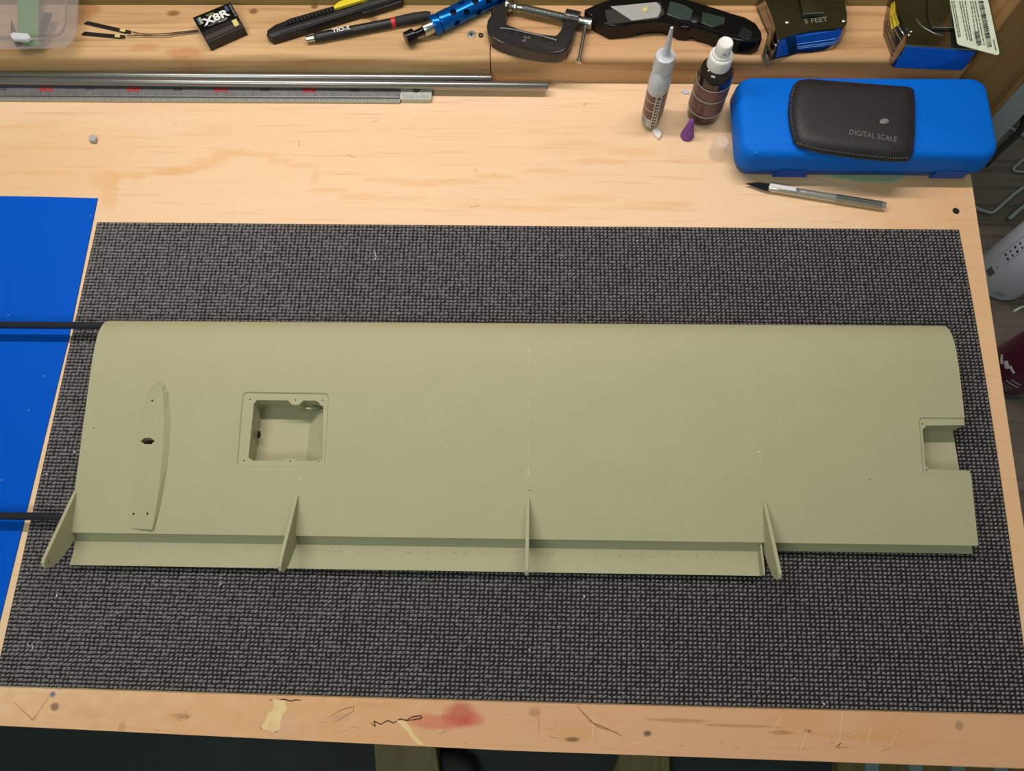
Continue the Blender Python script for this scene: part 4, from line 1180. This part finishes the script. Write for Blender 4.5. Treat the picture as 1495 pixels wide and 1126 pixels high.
bm = NB(); tube(bm, [bA, bA + (bB - bA) * .03, bB - (bB - bA) * .03, bB], [.0080, .0086, .0086, .0080], 20); obj('screw_boss', bm, M_cast, clamp, world=True, smooth=True)
hA, hB = P(*zc(1105, 205), czm), P(*zc(1255, 238), czm)
bm = NB(); tube(bm, [hA, hA + (hB - hA) * .35, hA + (hB - hA) * .4, hB - (hB - hA) * .05, hB], [.0052, .0052, .0058, .0058, .0050], 20); obj('screw_head', bm, M_zinc, clamp, world=True, smooth=True)
t0, t1 = P(*zc(1205, 165), czm + .001), P(*zc(1120, 625), czm - .004)
bm = NB(); dd = (t1 - t0); tube(bm, [t0, t0 + dd * .02, t0 + dd * .04, t0 + dd * .05, t0 + dd * .93, t0 + dd * .94, t0 + dd * .99, t1], [.0014, .0028, .0028, .0019, .0019, .0029, .0029, .0015], 12); obj('sliding_bar', bm, M_zinc, clamp, world=True, smooth=True)
c = P(*zc(600, 392), czm + .0062)
obj('lettering', text_bm('2"', .0095, TR(c.x, c.y, czm + .0061, -.22), .0002), mat('worn_raised_print', (120, 114, 110), .4), clamp, world=True, label='raised size mark')
for x, y in ((1028, 245), (1066, 245)):
    c = P(*zc(x, y), czm + .006); bm = NB(); bmesh.ops.create_uvsphere(bm, u_segments=10, v_segments=6, radius=.0012, matrix=Matrix.Translation(c)); obj('casting_dot', bm, M_cast, clamp, world=True, smooth=True)

# utility knife
def zu(x, y): return (840 + x / 4.983, y / 4.983)
uk = thing('utility_knife', 'glossy black folding utility knife with exposed trapezoid blade', 'knife', tuple(P(985, 30, BZ)))
TZ = BZ + .0185
up = [(853.5, 13), (870, 7), (895, -2), (935, -13), (975, -12), (1000, -1), (1022, 8), (1050, 14), (1088, 24), (1104, 33), (1112, 46), (1113, 56), (1104, 61), (1080, 60), (1055, 54), (1038, 46), (1022, 42), (1014, 38), (1006, 41), (994, 40), (984, 34), (968, 30), (945, 31), (918, 37), (892, 39), (872, 29), (854, 17)]
bm = NB(); 
ring_lo = on_beam(up, TZ); 
prism(bm, ring_lo, BZ + .0003, TZ, .0022, 3); obj('handle', bm, M_blackg, uk, world=True, smooth=True)
def upiece(name, pts, m, h=.0006, lab=None, z=TZ):
    bm = NB(); prism(bm, on_beam([zu(*q) for q in pts], z), z - .0004, z + h, .0002, 1); return obj(name, bm, m, uk, world=True, label=lab)
upiece('blade_slot', [(215, 78), (300, 62), (620, 18), (650, 100), (600, 140), (410, 160), (235, 182)], mat('slot_grey', (52, 50, 48), .35))
bl = upiece('blade', [(256, 52), (590, 20), (618, 48), (622, 85), (598, 130), (412, 155)], M_blade, .0012, 'silver trapezoid blade')
bm = NB(); p_ = P(*zu(508, 72), TZ + .0015); lathe(bm, [(.0028, 0), (.0030, .001), (.0022, .002)], (p_.x, p_.y, TZ + .001), n=16); obj('blade_pin', bm, M_gold, uk, world=True, smooth=True)
upiece('inlay_panel', [(690, 10), (800, 40), (855, 75), (835, 150), (770, 140), (665, 105)], mat('dark_green_window', (52, 64, 58), .15), .0004)
upiece('inlay_panel', [(925, 90), (1090, 128), (1080, 175), (1000, 200), (915, 165)], mat('dark_green_window2', (46, 58, 50), .15), .0004)
upiece('inlay_panel', [(1215, 190), (1290, 235), (1270, 290), (1180, 270)], mat('dark_window3', (30, 36, 34), .2), .0004)
bm = NB(); tube(bm, smooth_pts([P(*zu(*q), TZ + .0002) for q in [(660, 118), (760, 150), (900, 190), (1030, 228), (1200, 270), (1350, 285)]], 3), .0007, 6); obj('edge_trim', bm, M_dblade, uk, world=True, smooth=True)
bm = NB(); p_ = P(*zu(870, 145), TZ); lathe(bm, [(.0050, -.001), (.0050, .0010), (.0042, .0016)], (p_.x, p_.y, TZ), n=20); obj('pivot', bm, M_black, uk, world=True, smooth=True)

# tape measures
def zt(x, y): return (1095 + x / 9.967, y / 9.967)
t1r = thing('tape_measure', 'chrome tape measure with blue side label, left one of two, by the black knife', 'tape measure', tuple(P(1170, 30, BZ)))
HT = BZ + .024
tp = [(206, -300), (150, -120), (210, 0), (262, 110), (330, 300), (360, 420), (385, 560), (420, 592), (520, 548), (660, 505), (830, 462), (1000, 436), (1200, 420), (1350, 405), (1400, 370), (1420, 320), (1415, 180), (1385, 40), (1370, -60), (1300, -300)]
tbp = [(150, -300), (90, -120), (90, 120), (160, 300), (250, 480), (240, 620), (240, 760), (290, 885), (400, 850), (560, 815), (700, 775), (900, 765), (1080, 745), (1190, 715), (1270, 660), (1320, 600), (1390, 450), (1400, 200), (1370, -60), (1300, -300)]
topv = [P(*zt(*q), HT) for q in tp]
botv = [P(*zt(*q), BZ + .0005) for q in tbp]
mid = [a.lerp(b, .90) for a, b in zip(botv, topv)]
cen = sum(topv, Vector()) / len(topv)
bm = NB(); loft(bm, [botv, mid, [cen.lerp(t, .985) for t in topv]]); obj('chrome_shell', bm, M_dchrome, t1r, world=True, smooth=True)
def face_strip(root, name, topi, boti, m, lo_, hi_, off=.0009, lab=None):
    """a panel standing proud of the shell between fractions lo_..hi_ of its height"""
    A = [b.lerp(t, lo_) for b, t in zip(boti, topi)]; B = [b.lerp(t, hi_) for b, t in zip(boti, topi)]
    n = len(A)
    out = Vector((0, -1, .35)).normalized() * off
    bm = NB(); loft(bm, [A + [p for p in B[::-1]], [p + out for p in A] + [p + out for p in B[::-1]]])
    return obj(name, bm, m, root, world=True, label=lab)
sel = list(range(10, 16))
face_strip(t1r, 'side_label', [topv[k] for k in range(9, 14)], [botv[k] for k in range(10, 15)], mat('blue_label', (6, 84, 190), .4), .20, .90, lab='blue ribbed side label')
for k, f_ in enumerate((.30, .38, .52)):
    A = [botv[j + 1].lerp(topv[j], f_) + Vector((0, -.0012, .0006)) for j in range(9, 14)]
    bm = NB(); tube(bm, A, .0004, 4); obj('label_rib', bm, mat('pale_rib', (110, 160, 220), .4), t1r, world=True)
cA = botv[8].lerp(topv[7], .5)
bm = NB(); A_ = [botv[8], botv[9], topv[8], topv[7]]; face_strip(t1r, 'corner_label', [topv[7], topv[8]], [botv[7].lerp(botv[8], .7), botv[9]], mat('blue_label_b', (6, 84, 190), .3), .12, .92, .0010, 'blue corner label')
bm = NB(); hk = [P(*zt(*q), BZ + .012) for q in [(320, 455), (205, 715), (290, 890), (345, 830), (265, 715), (345, 520)]]; prism(bm, [(p.x, p.y) for p in hk], BZ + .0006, BZ + .0018, 0); obj('tape_hook', bm, M_steel, t1r, world=True)
bm = NB(); tube(bm, [P(*zt(*q), BZ + .012) for q in [(110, 130), (180, 300), (268, 495), (210, 715), (225, 790), (285, 890)]], .0006, 5); obj('tape_hook_edge', bm, M_steel, t1r, world=True)
for q in ((545, 315), (1370, 295)):
    p_ = P(*zt(*q), HT); bm = NB(); lathe(bm, [(.0026, -.0006), (.0026, .0004), (.0016, .0010)], (p_.x, p_.y, HT), n=14); obj('screw', bm, M_steel, t1r, world=True, smooth=True)
bm = NB(); prism(bm, on_beam([zt(*q) for q in [(690, -200), (770, 200), (920, 185), (1075, 180), (1080, -200)]], HT + .003), HT - .0005, HT + .003, .0010); obj('belt_clip', bm, M_dchrome, t1r, world=True, smooth=True)
bm = NB(); tube(bm, [P(*zt(770, 200), HT + .003), P(*zt(1075, 182), HT + .003)], .0008, 6); obj('belt_clip_edge', bm, M_steel, t1r, world=True)
p_ = P(*zt(960, 300), HT); obj('lettering', text_bm('5 FEET', .0085, TR(p_.x, p_.y, HT + .0002, .13), .0002, sx=1.0), mat('pale_emboss', (150, 148, 136), .3, metal=.5), t1r, world=True)

def z2(x, y): return (1280 + x / 7.475, y / 7.475)
t2r = thing('tape_measure', 'chrome tape measure with blue front and a card tag, right one of two', 'tape measure', tuple(P(1370, 40, BZ)))
HT2 = BZ + .0255
tp2 = [(240, -250), (215, 0), (225, 120), (275, 230), (320, 300), (345, 320), (315, 360), (312, 420), (318, 480), (330, 487), (700, 516), (1090, 546), (1130, 480), (1150, 300), (1100, -250)]
bt2 = [(110, -250), (110, 80), (75, 250), (70, 380), (110, 480), (150, 600), (140, 650), (145, 690), (160, 716), (190, 738), (555, 754), (925, 768), (1070, 640), (1150, 300), (1100, -250)]
topv = [P(*z2(*q), HT2) for q in tp2]; botv = [P(*z2(*q), BZ + .0005) for q in bt2]
bm = NB(); cen = sum(topv, Vector()) / len(topv); loft(bm, [botv, [b.lerp(t, .9) for b, t in zip(botv, topv)], [cen.lerp(t, .985) for t in topv]]); obj('chrome_shell', bm, M_dchrome, t2r, world=True, smooth=True)
face_strip(t2r, 'front_label', [topv[k] for k in (9, 10, 11)], [botv[k] for k in (9, 10, 11)], mat('blue_label2', (4, 82, 186), .4), .03, .93, .0010, 'plain blue front')
face_strip(t2r, 'yellow_sticker', [topv[1], topv[2], topv[3]], [botv[1], botv[2], botv[3]], M_yellow, .45, .85, .0012)
for f_ in (.15, .3, .6, .8):
    bm = NB(); tube(bm, [botv[k].lerp(topv[k], f_) + Vector((-.0006, -.0006, 0)) for k in (2, 3, 4, 5, 6)], .0004, 4); obj('shell_ridge', bm, M_steel, t2r, world=True)
bm = NB(); prism(bm, on_beam([z2(*q) for q in [(560, -250), (560, 180), (600, 295), (860, 300), (850, -250)]], HT2 + .003), HT2 - .0005, HT2 + .003, .001); obj('belt_clip', bm, M_dchrome, t2r, world=True, smooth=True)
bm = NB(); tube(bm, [P(*z2(600, 298), HT2 + .003), P(*z2(860, 300), HT2 + .003)], .0008, 6); obj('belt_clip_edge', bm, M_steel, t2r, world=True)
bm = NB(); tube(bm, smooth_pts([P(*z2(*q), HT2 + .0002) for q in [(430, 200), (480, 270), (560, 325), (640, 365), (720, 385)]], 3), .0006, 5); obj('shell_seam', bm, M_steel, t2r, world=True)
for q in ((355, 378), (378, 342)):
    p_ = P(*z2(*q), HT2); bm = NB(); lathe(bm, [(.0016, -.0006), (.0016, .0004), (.001, .0008)], (p_.x, p_.y, HT2), n=12); obj('screw', bm, M_steel, t2r, world=True, smooth=True)
CT = HT2 + .0035
tagc = [(800, -160), (800, 0), (880, 470), (900, 488), (1310, 598), (1336, 590), (1335, 560), (1215, 0), (1180, -160)]
def TP(x, y, dz=0.0):
    """point of the curling tag: it rises towards its right edge"""
    return P(*z2(x, y), CT + max(0.0, (x - 800) / 535) * .020 + dz)
bm = NB(); A_ = [TP(*q) for q in tagc]; loft(bm, [[p - Vector((0, 0, .0006)) for p in A_], A_]); bmesh.ops.triangulate(bm, faces=[f for f in bm.faces if len(f.verts) > 4]); tg = obj('card_tag', bm, M_sticker, t2r, world=True, label='pale green card tag printed with columns of small text and a barcode')
def tag_line(x0, y0, x1, y1, w, m=M_gprint, nm='small_print'):
    a_, b_ = TP(x0, y0, .0009), TP(x1, y1, .0009)
    d = (b_ - a_); L_ = d.length; n_ = Vector((-d.y, d.x, 0)).normalized() * w / 2
    bm = NB()
    s = 0
    while s < L_:
        e = min(s + random.uniform(.002, .006), L_)
        p0, p1 = a_ + d * (s / L_), a_ + d * (e / L_)
        V_ = [bm.verts.new(p) for p in (p0 - n_, p1 - n_, p1 + n_, p0 + n_)]; bm.faces.new(V_)
        s = e + random.uniform(.0005, .0015)
    o = obj(nm, bm, m, tg); o.data.transform(W2L(t2r)); return o
M_dprint = mat('dark_green_print', (84, 92, 84), .6)
for (x0, x1) in ((838, 905), (862, 925), (925, 1000), (950, 1030), (985, 1050), (1045, 1105), (1068, 1150), (1095, 1185)):
    y1 = 400 + (x0 - 838) * .35
    tag_line(x0 - 20, 8, x1 - 10, y1, .0009, M_dprint)
tag_line(1275, 430, 1305, 560, .0010, M_dprint)
def bars(x0, y0, x1, y1, w, n, m=M_print):
    a_, b_ = TP(x0, y0, .0009), TP(x1, y1, .0009)
    d = b_ - a_; n_ = Vector((-d.y, d.x, 0)).normalized() * w / 2
    bm = NB()
    for k in range(n):
        s = k / n; e = s + random.choice((.3, .5, .75)) / n
        V_ = [bm.verts.new(p) for p in (a_ + d * s - n_, a_ + d * e - n_, a_ + d * e + n_, a_ + d * s + n_)]; bm.faces.new(V_)
    o = obj('barcode', bm, m, tg); o.data.transform(W2L(t2r))
bars(1140, 8, 1240, 515, .0058, 46)
bars(1090, 345, 1130, 500, .0055, 8, M_dprint)
# black zip-tie teeth behind the tag
bm = NB()
for k in range(9):
    p_ = P(*z2(1265 + k * 9, 60 + k * 25), CT - .006); box(bm, p_, (.0060, .0012, .002), .5)
obj('tag_comb', bm, M_rubber, t2r, world=True)
bm = NB(); tube(bm, [P(*z2(1300, 385), CT - .008), P(*z2(1355, 290), CT - .006)], .0022, 6); obj('tag_tie', bm, M_rubber, t2r, world=True)
# scratched marks in the beam corner beside the first tape
bm = NB()
for k in range(14):
    x, y = random.uniform(1102, 1122), random.uniform(78, 103)
    tube(bm, [P(x, y, BZ), P(x + random.uniform(-4, 5), y + random.uniform(-3, 3), BZ)], .0004, 4)
bm.free()
# repeats share a group
GROUPS = {'spray_can': 'spray cans on the dark shelf', 'carbon_tube': 'grey tubes along the back beam', 'timber_beam': 'timber beams along the back of the bench', 'wooden_board': 'wooden boards on the floor under the bench', 'dark_blade': 'dark blades in the clear box', 'tape_measure': 'chrome tape measures on the beam'}
for o in SC.objects:
    n = o.name.split('.')[0]
    if o.parent is None and n in GROUPS: o['group'] = GROUPS[n]
bpy.context.view_layer.update()
